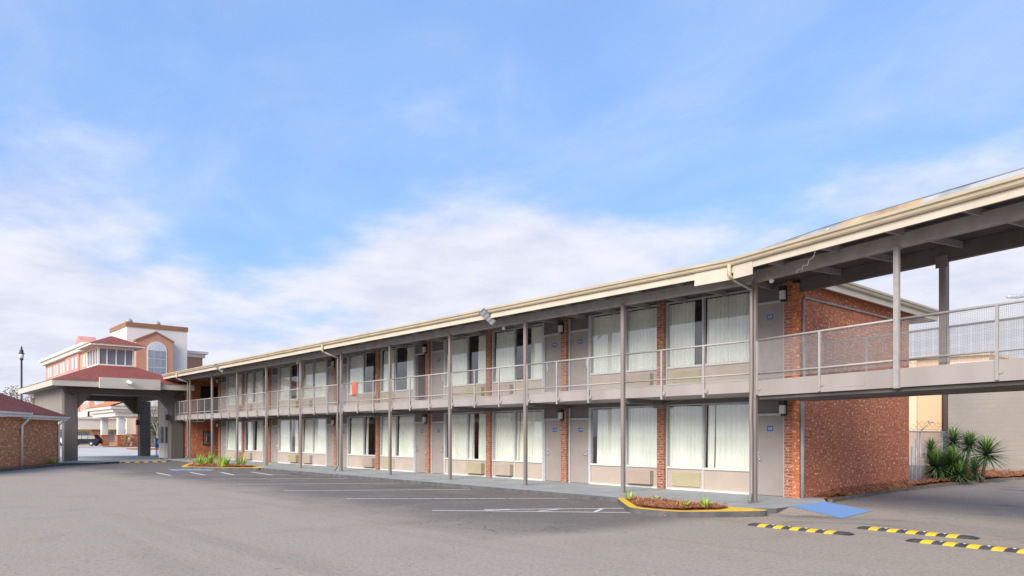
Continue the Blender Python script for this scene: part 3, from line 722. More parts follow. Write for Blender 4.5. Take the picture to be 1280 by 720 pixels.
    if not opened:
        h = MB(); hx = X(S1 + 0.22)
        h.box(hx - 0.035, hx + 0.035, YW + 0.02, YW + 0.046, z + 0.90, z + 1.18)
        h.tube([(hx, YW + 0.02, z + 0.98), (hx, YW - 0.03, z + 0.98), (hx + m * 0.12, YW - 0.03, z + 0.975)], 0.013, 6)
        h.lathe([(0.028, 0), (0.03, 0.03), (0.02, 0.035)], (hx, YW - 0.014, z + 1.12), 10, 0, 'Y')
        h.build('handle', 'chrome', door)
        cx = (xa + xb) / 2 + 0.02; cz = z + 1.80
        p = MB(); p.box(cx - 0.085, cx + 0.085, YW + 0.036, YW + 0.0455, cz - 0.065, cz + 0.065, 0)
        vs, fs = text_mesh('%d%02d' % (fl + 1, 20 - k), 0.085)
        p.add([(cx + v[0], YW + 0.0345, cz + v[1]) for v in vs], fs, 1)
        p.build('number_plate', ['plate_blue', 'white_letter'], door)
        pe = MB(); pe.lathe([(0.012, 0), (0.012, 0.008)], (cx, YW + 0.037, z + 1.58), 8, 0, 'Y'); pe.build('peephole', 'black_metal', door)
for k in range(NB):
    for fl in (0, 1): bay(k, fl)
for k in range(NB + 1):
    for fl in (0, 1):
        z0, z1 = (WZ - 0.02, 2.66) if fl == 0 else (Z2 - 0.01, 5.757)
        g = MB()
        if k == 0: g.box(-9.47, XR - 0.2, YF - 0.002, YW + 0.25, z0, z1)
        else: g.box(BX(k) - 0.125, BX(k) + 0.125, YF, YW + 0.13, z0, z1)
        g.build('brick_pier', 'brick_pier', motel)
        if k % 2 == 0:
            x = BX(k) - (0.06 if k else 0.10); z = (WZ if fl == 0 else Z2)
            l = MB(); l.box(x - 0.075, x + 0.075, YF - 0.05, YF - 0.0015, z + 2.12, z + 2.50); l.box(x - 0.085, x + 0.085, YF - 0.15, YF - 0.05, z + 2.40, z + 2.52)
            ln = l.build('wall_lantern', 'black_metal', motel)
            l = MB(); l.box(x - 0.07, x + 0.07, YF - 0.14, YF - 0.052, z + 2.18, z + 2.398); l.build('lantern_glass', 'frost_glass', ln)
# pipes on the end wall
g = MB(); g.tube([(XR + 0.04, YF + 0.08, 0.1), (XR + 0.04, YF + 0.08, 2.6)], 0.05, 8); g.tube([(XR + 0.04, YF + 0.14, 3.1), (XR + 0.04, YF + 0.14, 5.2), (XR + 0.04, YF + 0.2, 5.3), (XR + 0.04, 23.6, 5.33), (XR + 0.04, 24.6, 5.33)], 0.028, 8)
g.build('conduit', 'pipe_grey', motel)
g = MB()
for k in (1, 3, 5, 7):
    g.tube([(BX(k) + 0.9, YF - 0.1, 2.76), (BX(k) + 0.35, YF - 0.12, 2.70), (BX(k), YF - 0.06, 2.62)], 0.014, 6)
    g.box(BX(k) - 0.2, BX(k) + 0.2, YF - 0.08, YF - 0.002, 2.56, 2.66)
g.build('junction_box', 'taupe_paint', motel)
for k in (1, 3, 5, 7, 9):
    g = MB(); g.lathe([(0.15, 0), (0.15, -0.03), (0.11, -0.075), (0.03, -0.09)], (BX(k) - 0.55, 17.1, 2.779), 14); g.build('ceiling_light', 'frost_glass', motel)

# railing in front of the upper walkway
def wire_panel(a, b, z0, z1, pitch, r):
    g = MB(); a = Vector(a); b = Vector(b); d = (b - a); L = d.length; d.normalize(); n = Vector((-d.y, d.x, 0))
    for i in range(1, int(L / pitch)):
        p = a + d * (i * pitch); g.fbox(p, d, n, Zv, (-r, r), (-r, r), (z0, z1))
    for j in range(1, int((z1 - z0) / pitch)):
        z = z0 + j * pitch; g.fbox(a, d, n, Zv, (0, L), (-r, r), (z - r, z + r))
    return g
def rail_bay(a, b, stops, parent, fine, zt=4.02, zl=3.23, zb=2.70, post_t=(0, 1), side=1):
    """one bay of railing from a to b: top and lower rail, flat uprights bolted to the slab edge, wire mesh"""
    a = Vector(a); b = Vector(b); d = (b - a).normalized(); n = Vector((d.y, -d.x, 0)) * side; L = (b - a).length
    r = MB(); r.tube([a + Zv * zt, b + Zv * zt], 0.026, 8); r.tube([a + Zv * zl, b + Zv * zl], 0.022, 8)
    rail = r.build('railing', 'rail_paint', parent)
    for t in stops:
        p = a + d * t; u = MB(); u.fbox(p, d, n, Zv, (-0.028, 0.028), (-0.012, 0.022), (zb, zt - 0.005)); u.build('upright', 'rail_paint', rail)
        u = MB(); q = p + d * 0.055 - n * 0.012 + Zv * 2.86
        u.tube([q - n * 0.02, q + n * 0.02], 0.055, 12); u.build('bolt_plate', 'slab_paint', rail)
    wire_panel(a - n * 0.012, b - n * 0.012, 3.09, zt, fine[0], fine[1]).build('wire_mesh', 'wire', rail)
    return rail
YR = YP - 0.05
for k in range(NB):
    a = (PX(k + 1) + 0.06, YR, 0); b = (PX(k) - 0.06, YR, 0)
    L = SP - 0.12
    rail_bay(a, b, [0.02, L / 3 + 0.05, 2 * L / 3 + 0.05] if k else [L / 3 - 0.05, 2 * L / 3 - 0.05], motel, (0.045, 0.0014))
rail_bay((-52.9, YR, 0), (PX(10) - 0.06, YR, 0), [0.05, 1.0, 1.9], motel, (0.045, 0.0014))

# ------------------------------------------------------------------ covered bridge to the right
LB = 15.0
bridge = thing('covered_footbridge', 'raised covered walkway bridging the drive, with wire mesh railings and a pale edge beam', 'footbridge', (-5, 16, 0))
def br(t, off): return P0 + DV * t + NV * off             # along / inward from the near post line
BW = 1.95
g = MB(); g.fbox(P0, DV, NV, Zv, (0.07, LB), (-0.05, BW), (2.68, 3.05)); g.build('deck', 'slab_paint', bridge)
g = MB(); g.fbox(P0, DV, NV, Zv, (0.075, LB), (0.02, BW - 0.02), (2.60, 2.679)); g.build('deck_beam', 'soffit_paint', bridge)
g = MB(); g.fbox(P0, DV, NV, Zv, (3.0 - 0.55, 3.0 - 0.05), (-0.056, -0.051), (2.76, 2.96)); g.build('access_plate', 'slab_paint', bridge)
# bridge roof
k2 = KINK; e2 = KINK + DV * LB
b1 = br(-0.1, BW + 0.3); b2 = br(LB, BW + 0.3)
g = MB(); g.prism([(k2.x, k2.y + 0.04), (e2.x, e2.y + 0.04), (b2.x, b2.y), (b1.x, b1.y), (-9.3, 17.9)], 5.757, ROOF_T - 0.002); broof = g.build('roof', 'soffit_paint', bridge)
def roof_strip(name, mat, prof0, prof1, t0, t1, parent, n=8):
    g = MB(); m = len(prof0); W = []
    for i in range(n + 1):
        f = i / n; W.append((t0 + (3.0 - t0) * f, f * f * (3 - 2 * f)))
    W.append((t1, 1.0))
    for t_, f in W:
        for p, q in zip(prof0, prof1):
            a_ = p[0] + (q[0] - p[0]) * f; h_ = p[1] + (q[1] - p[1]) * f
            g.v.append(tuple(KINK + DV * t_ - NV * a_ + Zv * (ROOF_T + h_)))
    for i in range(len(W) - 1):
        for j in range(m):
            k_ = (j + 1) % m; g.f.append([i * m + j, i * m + k_, (i + 1) * m + k_, (i + 1) * m + j]); g.m.append(0); g.sm.append(False)
    for i in (0, len(W) - 1): g.f.append([i * m + j for j in range(m)]); g.m.append(0); g.sm.append(False)
    return g.build(name, mat, parent)
roof_strip('roof_edge', 'flashing', [(0.02, 0), (0.03, 0.004), (0.02, 0.012), (-0.9, 0.012), (-0.9, 0)], [(0.03, 0), (0.05, 0.02), (-0.02, 0.125), (-0.9, 0.13), (-0.9, 0)], 0.0, LB, broof)
roof_strip('roof_covering', 'roofing', [(0.022, 0.012), (0.022, 0.024), (-0.95, 0.026), (-0.95, 0.013)], [(-0.015, 0.126), (-0.015, 0.145), (-1.0, 0.15), (-1.0, 0.131)], 0.0, LB, broof)
g = MB()
g.extrude([(0.045, 0.005), (0.055, 0.02), (-0.015, 0.122), (-0.03, 0.118)], KINK + DV * 2.9 + Zv * (ROOF_T + 0.003), -NV, Zv, DV, 1.7, 0)
g.build('tan_flashing', 'tan_flashing', broof)
g = MB(); g.fbox(KINK, DV, -NV, Zv, (0.0, LB), (0, 0.035), (5.585, 5.895)); g.build('fascia', 'cream_paint', bridge)
g = MB(); g.extrude(GUT, KINK - NV * 0.037 + Zv * 5.738, -NV, Zv, DV, LB); g.build('gutter', 'gutter_paint', bridge)
g = MB(); g.fbox(KINK, DV, -NV, Zv, (0.03, 0.62), (0.037, 0.052), (5.42, 5.735)); g.build('fascia_patch', 'cream_paint', bridge)
g = MB(); g.extrude([(-0.07, 0), (0.07, 0), (0.08, 0.02), (0.08, 0.26), (-0.08, 0.26), (-0.08, 0.02)], P0 + Zv * 5.42 + DV * 0.03, NV, Zv, DV, LB); g.build('roof_beam', 'rafter_paint', bridge)
g = MB(); g.fbox(P1, DV, NV, Zv, (0.03, LB), (-0.07, 0.07), (5.42, 5.75)); g.build('roof_beam', 'beam_taupe', bridge)
for i in range(10):
    g = MB(); g.fbox(P0 + DV * (0.9 + i * 1.45), DV, NV, Zv, (-0.025, 0.025), (-0.65, BW + 0.1), (5.62, 5.757)); g.build('rafter', 'rafter_paint', bridge)
POST_T = [3.67, 7.3, 10.95, 14.6]
for t in POST_T:
    g = MB(); g.fbox(P0 + DV * t, DV, NV, Zv, (-0.055, 0.055), (-0.115, -0.052), (2.66, 5.43)); g.build('post', 'rail_paint', bridge)
    q = P1 + DV * (t + 0.02)
    g = MB(); g.fbox(q, DV, NV, Zv, (-0.07, 0.07), (-0.07, 0.07), (2.95, 5.43), 1)
    g.fbox(q, DV, NV, Zv, (-0.13, 0.13), (-0.09, -0.071), (5.30, 5.55), 1)
    g.build('post', ['post_wood', 'taupe_paint'], bridge)
ts = [0.0] + POST_T
for a, b in zip(ts, ts[1:]):
    L = b - a - 0.12
    rail_bay(P0 + DV * (a + 0.07) - NV * 0.06, P0 + DV * (b - 0.06) - NV * 0.06, ([0.03] if a == 0 else []) + [L / 2 + 0.02], bridge, (0.030, 0.0019), zt=4.01, zl=3.21)
    rail_bay(P1 + DV * (a + 0.07), P1 + DV * (b - 0.06), [0.03, L / 2 + 0.02], bridge, (0.030, 0.0015), zt=4.03, zl=3.22, zb=3.0, side=-1)

up = thing('utility_pole', 'weathered brown wooden pole standing among the yuccas behind the bridge', 'pole', (-10.85, 34.2, 0))
g = MB(); g.tube([(-10.85, 34.2, -0.1), (-10.84, 34.2, 5), (-10.82, 34.2, 9.6)], [0.125, 0.12, 0.105], 12); g.build('shaft', 'post_wood', up)
g = MB(); g.lathe([(0.11, 9.6), (0.09, 9.64), (0.02, 9.66)], (-10.82, 34.2, 0), 12); g.build('cap', 'galvanised', up)
# loose cable hanging from the bridge eave
pts = []
A = Vector((-6.78, 14.60, 5.93)); B = Vector((-8.05, 15.75, 5.42))
for i in range(40):
    t = i / 39; p = A.lerp(B, t); p.z -= 0.16 * math.sin(math.pi * t) ; p.z += 0.025 * math.sin(t * 38); p.x += 0.02 * math.cos(t * 31); pts.append(p)
g = MB(); g.tube(pts, 0.010, 6); tag(g.build('loose_cable', 'white_plastic', None, A), 'loose wavy white cable dangling from the eave of the covered bridge', 'cable')

# flood lights on the fascia
def floodlight(x, y, z, s, label):
    t = thing('floodlight', label, 'floodlight', (x, y, z), 'floodlights on the cream fascia')
    nn = Vector((0.42, -0.72, -0.55)).normalized(); u = Vector((0.52, 0.0, -0.85)); u = (u - nn * u.dot(nn)).normalized(); wv = nn.cross(u)
    o = Vector((x, y, z)); h = MB(); h.fbox(o, wv, u, nn, (-0.17 * s, 0.17 * s), (-0.02, 0.78 * s), (-0.05 * s, 0.03 * s)); hs = h.build('housing', 'blind_grey', t)
    for i in range(4):
        l = MB(); l.fbox(o, wv, u, nn, (-0.15 * s, 0.15 * s), ((0.03 + i * 0.185) * s, (0.18 + i * 0.185) * s), (0.031 * s, 0.045 * s)); l.build('lamp_panel', 'lamp_panel', t)
    b = MB(); b.tube([o + wv * 0.17 * s + u * 0.35 * s, o + wv * 0.3 * s + u * 0.2 * s, Vector((x + 0.32 * s, YEV - 0.04, z - 0.12 * s))], 0.02 * s, 6); b.build('bracket', 'galvanised', t)
floodlight(-18.45, YEV - 0.26, 5.80, 0.74, 'grey four panel floodlight tilted outward on the fascia above the middle rooms')
floodlight(-42.8, YEV - 0.20, 5.80, 0.75, 'small grey floodlight on the fascia near the carport end')
# motion sensors under the beam
def dome(x, y, z, lab):
    g = MB(); g.lathe([(0.02, 0.06), (0.05, 0.05), (0.06, 0.0), (0.04, -0.045), (0.01, -0.055)], (x, y, z), 12)
    tag(g.build('dome_camera', 'white_plastic', None, (x, y, z)), lab, 'camera')
dome(-18.6, YP + 0.12, 5.36, 'small white dome camera under the eave beam, near the four panel floodlight')
dome(-34.3, YP + 0.12, 5.36, 'small white dome camera under the eave beam, two posts left of the orange cloth')
dome(-8.75, 15.98, 5.38, 'small white dome camera under the beam where the bridge meets the motel')
# orange cloth on the rail
g = MB(); n = 8
for i in range(n + 1):
    for j in range(7):
        z = 4.05 - 0.60 * j / 6; g.v.append((-28.42 + 0.34 * i / n, YR - 0.05 - 0.012 * math.sin(i * 1.3 + j * 0.5), z if j else 4.06))
for i in range(n):
    for j in range(6): q = i * 7 + j; g.f.append([q, q + 7, q + 8, q + 1]); g.m.append(0); g.sm.append(True)
tow = g.build('towel', 'orange_cloth', None, (-28.3, YR, 4.0)); md = tow.modifiers.new('thick', 'SOLIDIFY'); md.thickness = 0.015
tag(tow, 'bright orange cloth hung over the upper walkway railing', 'towel')
# bed seen through the open door
bd = thing('bed', 'burgundy covered bed in the dark room behind the open upper door', 'bed', (BX(5) + 2.9, 19.6, Z2))
g = MB(); g.bbox(BX(5) + 2.3, BX(5) + 3.85, 19.2, 21.1, Z2 + 0.25, Z2 + 0.55, 0.06); g.build('mattress', 'burgundy', bd)
g = MB(); g.box(BX(5) + 2.35, BX(5) + 3.8, 19.25, 21.15, Z2, Z2 + 0.25); g.build('base', 'burgundy', bd)

# ------------------------------------------------------------------ speed bumps
def speed_bump(x0, x1, y, label, segs=11, group='speed bumps on the asphalt', name='speed_bump'):
    t = thing(name, label, 'speed bump', ((x0 + x1) / 2, y, 0), group)
    prof = [(-0.145, 0.0), (-0.125, 0.016), (-0.07, 0.039), (0, 0.046), (0.07, 0.039), (0.125, 0.016), (0.145, 0.0)]
    L = x1 - x0; e = 0.10; xs = [(x0, 0.35), (x0 + e * 0.4, 0.75), (x0 + e, 1.0)]
    nb = segs
    cuts = [x0 + e + (L - 2 * e) * (i / nb) for i in range(1, nb)]
    xs += [(c, 1.0) for c in cuts] + [(x1 - e, 1.0), (x1 - e * 0.4, 0.75), (x1, 0.35)]
    g = MB()
    for x, s in xs:
        sk = 0.10 if (x0 + e < x < x1 - e) else 0
        for (a, h) in prof: g.v.append((x + sk * a / 0.16 * 0.35, y + a * (0.55 + 0.45 * s), h * s))
    m = len(prof)
    for i in range(len(xs) - 1):
        yel = i >= 2 and i < len(xs) - 3 and (i - 2) % 2 == 1
        for j in range(m - 1):
            q = i * m + j; g.f.append([q, q + m, q + m + 1, q + 1]); g.m.append(1 if yel else 0); g.sm.append(True)
    for q in (0, len(xs) - 1): g.f.append([q * m + j for j in range(m)]); g.m.append(0); g.sm.append(False)
    g.build('bump_body', ['rubber', 'bump_yellow'], t)
    for i in range(2, nb - 1, 2):
        x = x0 + e + (L - 2 * e) * ((i + 0.5) / nb); b = MB(); b.lathe([(0.028, 0.0), (0.026, 0.012), (0.012, 0.014)], (x, y - 0.02, 0.040), 10); b.build('bolt', 'galvanised', t)
speed_bump(-7.49, -5.52, 12.85, 'black and yellow rubber speed bump nearest the yellow island kerb')
speed_bump(-5.88, -3.91, 13.93, 'black and yellow rubber speed bump set further back, beside the blue ramp')
speed_bump(-4.64, -2.62, 12.87, 'black and yellow rubber speed bump cut by the right edge of the picture')

# ------------------------------------------------------------------ plants
def blade(g, base, az, elev, L, wd, droop, mi=0, fold=0.25, segs=4):
    p = Vector(base); e = elev; s = Vector((-math.sin(az), math.cos(az), 0)); o = len(g.v)
    for i in range(segs + 1):
        t = i / segs; ww = wd * (0.75 + 0.5 * t if t < 0.35 else (1 - t) * 1.42) * 0.5
        d = Vector((math.cos(az) * math.cos(e), math.sin(az) * math.cos(e), math.sin(e))); up = s.cross(d) * -1
        g.v += [tuple(p - s * ww + up * ww * fold), tuple(p - up * ww * fold), tuple(p + s * ww + up * ww * fold)]
        p = p + d * (L / segs); e -= droop / segs
    for i in range(segs):
        for j in (0, 1): q = o + i * 3 + j; g.f.append([q, q + 1, q + 4, q + 3]); g.m.append(mi); g.sm.append(True)
def yucca(x, y, heads, label):
    t = thing('yucca_plant', label, 'yucca', (x, y, 0.1), 'yuccas beside the chain link fence')
    tr = MB()
    for (hx, hy, hz, R, n) in heads:
        b = Vector((x + hx * 0.3, y + hy * 0.3, 0.05)); c = Vector((x + hx, y + hy, hz))
        tr.tube([b, b.lerp(c, 0.5) + Vector((0, 0, 0.08)), c], [0.06, 0.05, 0.045], 7)
        g = MB()
        R *= 1.28; n = int(n * 1.5)
        for i in range(n):
            az = i * 2.39996 + rnd(-0.2, 0.2); f = i / n; el = rad(82) - f * rad(118) + rnd(-0.1, 0.1)
            blade(g, c + Vector((0, 0, 0.10 - f * 0.16)), az, el, R * rnd(0.82, 1.08) * (0.75 + 0.25 * min(1, f * 3)), 0.05, rnd(0.15, 0.5), 1 if f < 0.28 else 0)
        g.build('leaf_rosette', ['yucca_leaf', 'yucca_bright'], t)
    tr.build('trunk', 'bark', t)
yucca(-9.05, 29.4, [(0, 0, 1.50, 0.52, 90), (0.0, -0.3, 0.85, 0.5, 80), (-0.4, 0.1, 0.5, 0.5, 70)], 'tallest yucca, its head reaching above the other yuccas')
yucca(-9.35, 28.6, [(0, 0, 0.62, 0.66, 140), (-0.35, 0.5, 1.15, 0.45, 70), (0.1, 0.5, 0.4, 0.5, 80)], 'broad low yucca at the left, closest to the brick wall')
yucca(-8.85, 29.6, [(0.15, 0.35, 1.35, 0.55, 90), (0.0, -0.1, 0.55, 0.55, 80)], 'mid height yucca standing just right of the tallest yucca')
yucca(-8.65, 28.8, [(0, 0, 0.34, 0.52, 90), (-0.25, 0.1, 0.72, 0.52, 80), (-0.7, 0.5, 0.35, 0.5, 80)], 'small low yucca leaning over the kerb in front of the others')
yucca(-8.45, 30.2, [(0.15, 0.35, 1.02, 0.70, 120), (-0.15, 0.0, 0.45, 0.5, 70)], 'yucca at the right end of the clump against the grey block wall')
def clump(name, x, y, z, n, L, wd, label, cat, mats, group=None, spread=0.12, lo=50, hi=86, bent=0.5):
    g = MB()
    for i in range(n):
        az = rnd(0, 6.28); r = spread * math.sqrt(random.random())
        blade(g, (x + r * math.cos(az), y + r * math.sin(az), z), az, rad(rnd(lo, hi)), L * rnd(0.6, 1.05), wd, rnd(0.1, bent), 1 if random.random() < 0.22 else 0, 0.2, 4)
    return tag(g.build(name, mats, None, (x, y, z)), label, cat, group)
LG = 'strap leaved lilies on the far island'
LM = ['lily_leaf', 'lily_pale']
clump('lily_plant', -39.4, 13.1, 0.14, 34, 0.72, 0.055, 'pale green lily clump at the left tip of the far island', 'plant', LM, LG, 0.22)
clump('lily_plant', -40.6, 14.0, 0.14, 36, 0.90, 0.055, 'tall green lily clump standing behind the one at the island tip', 'plant', LM, LG, 0.22)
clump('lily_plant', -37.75, 13.75, 0.14, 46, 0.78, 0.06, 'full green lily clump in the middle of the far island', 'plant', LM, LG, 0.26)
clump('lily_plant', -37.9, 14.75, 0.14, 30, 0.75, 0.05, 'narrow green lily clump at the right, against the walkway of the far island', 'plant', LM, LG, 0.16)
WG = 'small weeds in the near island'
clump('weed', -11.55, 14.2, 0.16, 16, 0.26, 0.05, 'small bright weed by the left corner of the yellow kerb', 'weed', ['lily_leaf', 'lily_pale'], WG, 0.06, 30, 80)
clump('weed', -11.0, 14.55, 0.16, 12, 0.16, 0.04, 'tiny weed at the walkway edge of the near island', 'weed', ['lily_leaf', 'lily_pale'], WG, 0.05, 30, 80)
clump('weed', -9.15, 13.85, 0.16, 22, 0.28, 0.05, 'largest leafy weed at the right of the near island', 'weed', ['lily_leaf', 'lily_pale'], WG, 0.09, 30, 80)
clump('weed', -9.5, 13.6, 0.16, 12, 0.17, 0.05, 'low weed just left of the largest weed', 'weed', ['lily_leaf', 'lily_pale'], WG, 0.06, 30, 80)

# ------------------------------------------------------------------ right background: fence, walls, street lamp
fence = thing('chain_link_fence', 'grey chain link fence topped with barbed wire beside the brick end wall', 'fence', (-9.6, 27.5, 0))
fa, fb = Vector((-9.35, 25.9, 0.05)), Vector((-10.3, 33.5, 0.05)); fd = (fb - fa).normalized(); fn = Vector((-fd.y, fd.x, 0))
g = MB(); L = (fb - fa).length; H = 1.82; st = 0.085
k = -int(H / st)
while k * st < L:
    for sg in (1, -1):
        x0 = k * st if sg == 1 else k * st + H; x1 = x0 + sg * H
        z0, z1 = 0.0, H
        if x0 < 0: z0 += (0 - x0) * (1 if sg == 1 else -1) if sg == 1 else 0; x0 = 0
        if sg == -1 and x1 < 0: z1 = z0 + x0; x1 = 0
        if sg == 1 and x1 > L: z1 -= x1 - L; x1 = L
        if sg == -1 and x0 > L: z0 += x0 - L; x0 = L
        if abs(x1 - x0) < 0.02 or z1 - z0 < 0.02: continue
        g.tube([fa + fd * x0 + Zv * z0, fa + fd * x1 + Zv * z1], 0.0035, 3, 0, False)
    k += 1
g.build('mesh_fabric', 'galvanised', fence)
g = MB(); g.tube([fa + Zv * H, fb + Zv * H], 0.024, 8); g.build('top_rail', 'galvanised', fence)
for d_, h in ((0.05, H), (0.7, 1.3), (1.3, 1.55), (1.9, H), (2.7, 1.2), (3.6, 1.5), (5.4, H)):
    g = MB(); p = fa + fd * d_; g.tube([p - Zv * 0.1, p + Zv * h], 0.03, 8)
    if d_ == 1.9: g.tube([p + Zv * H, p + fd * 0.1 + Vector((0.28, 0.1, H + 0.36))], 0.02, 6); g.tube([p + fd * 0.1 + Vector((0.22, 0.05, H + 0.36)), p + fd * 0.1 + Vector((0.34, 0.15, H + 0.32))], 0.025, 6)
    g.build('fence_post', 'galvanised', fence)
g = MB()
for q in range(3):
    pts = [fa + fd * (L * i / 30) + Vector((0.08 + 0.1 * q, 0, H + 0.1 + 0.11 * q + 0.04 * math.sin(i * 1.9 + q) - 0.02 * (i % 3))) for i in range(31)]
    g.tube(pts, 0.006, 4)
g.build('barbed_wire', 'bark', fence)

ws = thing('warehouse', 'plain pale grey painted block building beyond the bridge', 'building', (-2, 40, 0))
g = MB(); g.box(-12.05, 14, 38, 52, -0.1, 5.0); g.build('wall', 'block_wall', ws)
g = MB(); g.box(-12.12, 14.05, 37.93, 52.1, 5.0, 5.12); g.build('coping', 'hotel_white', ws)
pb = thing('peach_building', 'peach stucco building with pilasters behind the chain link fence', 'building', (-20, 48, 0))
g = MB(); g.box(-34, -12.4, 46, 56, -0.1, 6.15); g.build('wall', 'peach_wall', pb)
for x in (-16.3, -20.5, -24.7):
    g = MB(); g.box(x - 0.28, x + 0.28, 45.85, 45.998, -0.1, 6.1); g.build('pilaster', 'peach_trim', pb)
g = MB(); g.box(-34.1, -12.3, 45.8, 56.1, 6.15, 6.35); g.build('coping', 'peach_trim', pb)

sl = thing('street_lamp', 'cobra head street lamp seen over the bridge railing', 'street lamp', (-9.9, 49.1, 0))
g = MB(); g.tube([(-9.9, 49.1, -0.1), (-9.9, 49.1, 9.2)], [0.11, 0.07], 10); g.build('pole', 'galvanised', sl)
g = MB(); g.tube([(-9.9, 49.1, 9.15), (-10.4, 48.5, 9.36), (-11.1, 47.7, 9.42)], [0.04, 0.035, 0.03], 8); g.build('arm', 'galvanised', sl)
g = MB(); hd = Vector((-0.66, -0.75, -0.06)).normalized(); hn = Vector((-hd.y, hd.x, 0)).normalized()
o = Vector((-11.0, 47.8, 9.42))
g.tube([o, o + hd * 0.15, o + hd * 0.6, o + hd * 1.15, o + hd * 1.25], [0.05, 0.10, 0.14, 0.10, 0.03], 10)
g.tube([o + hd * 0.25 + Zv * 0.1, o + hd * 0.25 + Zv * 0.24], 0.045, 8); g.build('lamp_head', 'galvanised', sl)

# ------------------------------------------------------------------ carport
cp = thing('carport', 'drive through carport with chamfered taupe arches, red hip roof and glazed cupola', 'carport', (-58.3, 13, 0))
CX0, CX1, CY0, CY1 = -64.2, -53.0, 9.4, 17.0
def pillar(x0, x1, y0, y1): 
    g = MB(); g.bbox(x0, x1, y0, y1, -0.05, 4.45, 0.03); return g.build('pillar', 'carport_paint_shaded', cp)
PW = 0.78
pillar(CX1 - 0.7, CX1, CY0, CY0 + PW); pillar(CX1 - 0.7, CX1, CY1 - 1.25, CY1 - 0.3)
pillar(CX0, CX0 + 0.7, CY0, CY0 + PW); pillar(CX0, CX0 + 0.7, CY1 - 0.45, CY1 + 0.35)
def arch_header(p0, p1, th, z0, z1, ch, mat, nrm):
    """beam between two pillars with chamfered lower corners; p0,p1 = pillar inner faces"""
    p0 = Vector((*p0, 0)); p1 = Vector((*p1, 0)); d = (p1 - p0).normalized(); L = (p1 - p0).length
    q = 0.5
    prof = [(-q, z0 - ch), (0, z0 - ch), (ch * 0.85, z0), (L - ch * 0.85, z0), (L, z0 - ch), (L + q, z0 - ch), (L + q, z1), (-q, z1)]
    g = MB(); n = Vector((*nrm, 0)); g.extrude(prof, p0, d, Zv, n, th); return g.build('arch_header', mat, cp)
arch_header((CX1 - 0.05, CY0 + PW), (CX1 - 0.05, CY1 - 1.25), -0.5, 4.40, 4.80, 0.95, 'carport_paint_shaded', (1, 0))
arch_header((CX0 + 0.05, CY0 + PW), (CX0 + 0.05, CY1 - 0.8), 0.5, 4.40, 4.80, 0.95, 'carport_paint_shaded', (1, 0))
arch_header((CX0 + 0.75, CY0 + 0.02), (CX1 - 0.75, CY0 + 0.02), 0.45, 3.0, 4.80, 0.7, 'carport_paint_lit', (0, 1))
arch_header((CX0 + 0.75, CY1 - 0.30), (CX1 - 0.75, CY1 - 0.30), -0.4, 4.40, 4.80, 0.8, 'carport_paint_shaded', (0, 1))
EX0, EX1, EY0, EY1 = -65.2, -52.0, 8.6, 17.0
g = MB(); g.box(EX0 + 0.05, EX1 - 0.05, EY0 + 0.05, EY1 - 0.05, 4.82, 4.90); g.build('soffit', 'carport_soffit', cp)
g = MB(); g.box(EX1 - 0.06, EX1, EY0, EY1, 4.80, 5.18); g.box(EX0, EX1 - 0.06, EY0, EY0 + 0.06, 4.80, 5.18); g.box(EX0, EX1 - 0.06, EY1 - 0.06, EY1, 4.80, 5.18); g.box(EX0, EX0 + 0.06, EY0 + 0.06, EY1 - 0.06, 4.80, 5.18)
g.build('fascia', 'carport_trim', cp)
g = MB(); g.box(EX1 + 0.002, EX1 + 0.22, 11.15, 14.75, 4.74, 5.42); g.build('sign_band', 'carport_trim', cp)
KX0, KX1, KY0, KY1 = -59.8, -56.5, 12.05, 14.35
def frustum(a, b, z0, z1):
    v = [(a[0], a[2], z0), (a[1], a[2], z0), (a[1], a[3], z0), (a[0], a[3], z0), (b[0], b[2], z1), (b[1], b[2], z1), (b[1], b[3], z1), (b[0], b[3], z1)]
    return MB().add(v, [(0, 3, 2, 1), (4, 5, 6, 7), (0, 1, 5, 4), (1, 2, 6, 5), (2, 3, 7, 6), (3, 0, 4, 7)])
croof = frustum((EX0 - 0.04, EX1 + 0.04, EY0 - 0.04, EY1 + 0.04), (KX0 - 0.05, KX1 + 0.05, KY0 - 0.05, KY1 + 0.05), 5.18, 6.58).build('roof', 'red_shingle', cp)
g = MB()
g.box(KX0, KX1, KY0, KY1, 6.4, 6.68); g.box(KX0, KX1, KY0, KY1, 7.74, 7.92)
for x in (KX0 + 0.06, KX1 - 0.06):
    for y in (KY0 + 0.06, KY1 - 0.06): g.box(x - 0.06, x + 0.06, y - 0.06, y + 0.06, 6.68, 7.74)
for i in range(1, 4):
    y = KY0 + (KY1 - KY0) * i / 4; g.box(KX1 - 0.1, KX1 - 0.01, y - 0.04, y + 0.04, 6.68, 7.74); x = KX0 + (KX1 - KX0) * i / 4; g.box(x - 0.04, x + 0.04, KY0 + 0.01, KY0 + 0.1, 6.68, 7.74)
cup = g.build('cupola', 'hotel_cream', cp)
for i in range(4):
    y0 = KY0 + (KY1 - KY0) * i / 4 + 0.04; y1 = KY0 + (KY1 - KY0) * (i + 1) / 4 - 0.04
    g = MB(); g.box(KX1 - 0.09, KX1 - 0.06, y0, y1, 6.68, 7.74); g.build('window', 'blind_grey', cup)
    x0 = KX0 + (KX1 - KX0) * i / 4 + 0.04; x1 = KX0 + (KX1 - KX0) * (i + 1) / 4 - 0.04
    g = MB(); g.box(x0, x1, KY0 + 0.06, KY0 + 0.09, 6.68, 7.74); g.build('window', 'blind_grey', cup)
g = MB(); g.box(KX0 - 0.55, KX1 + 0.55, KY0 - 0.55, KY1 + 0.55, 7.92, 8.05); g.build('cupola_fascia', 'hotel_cream', cup)
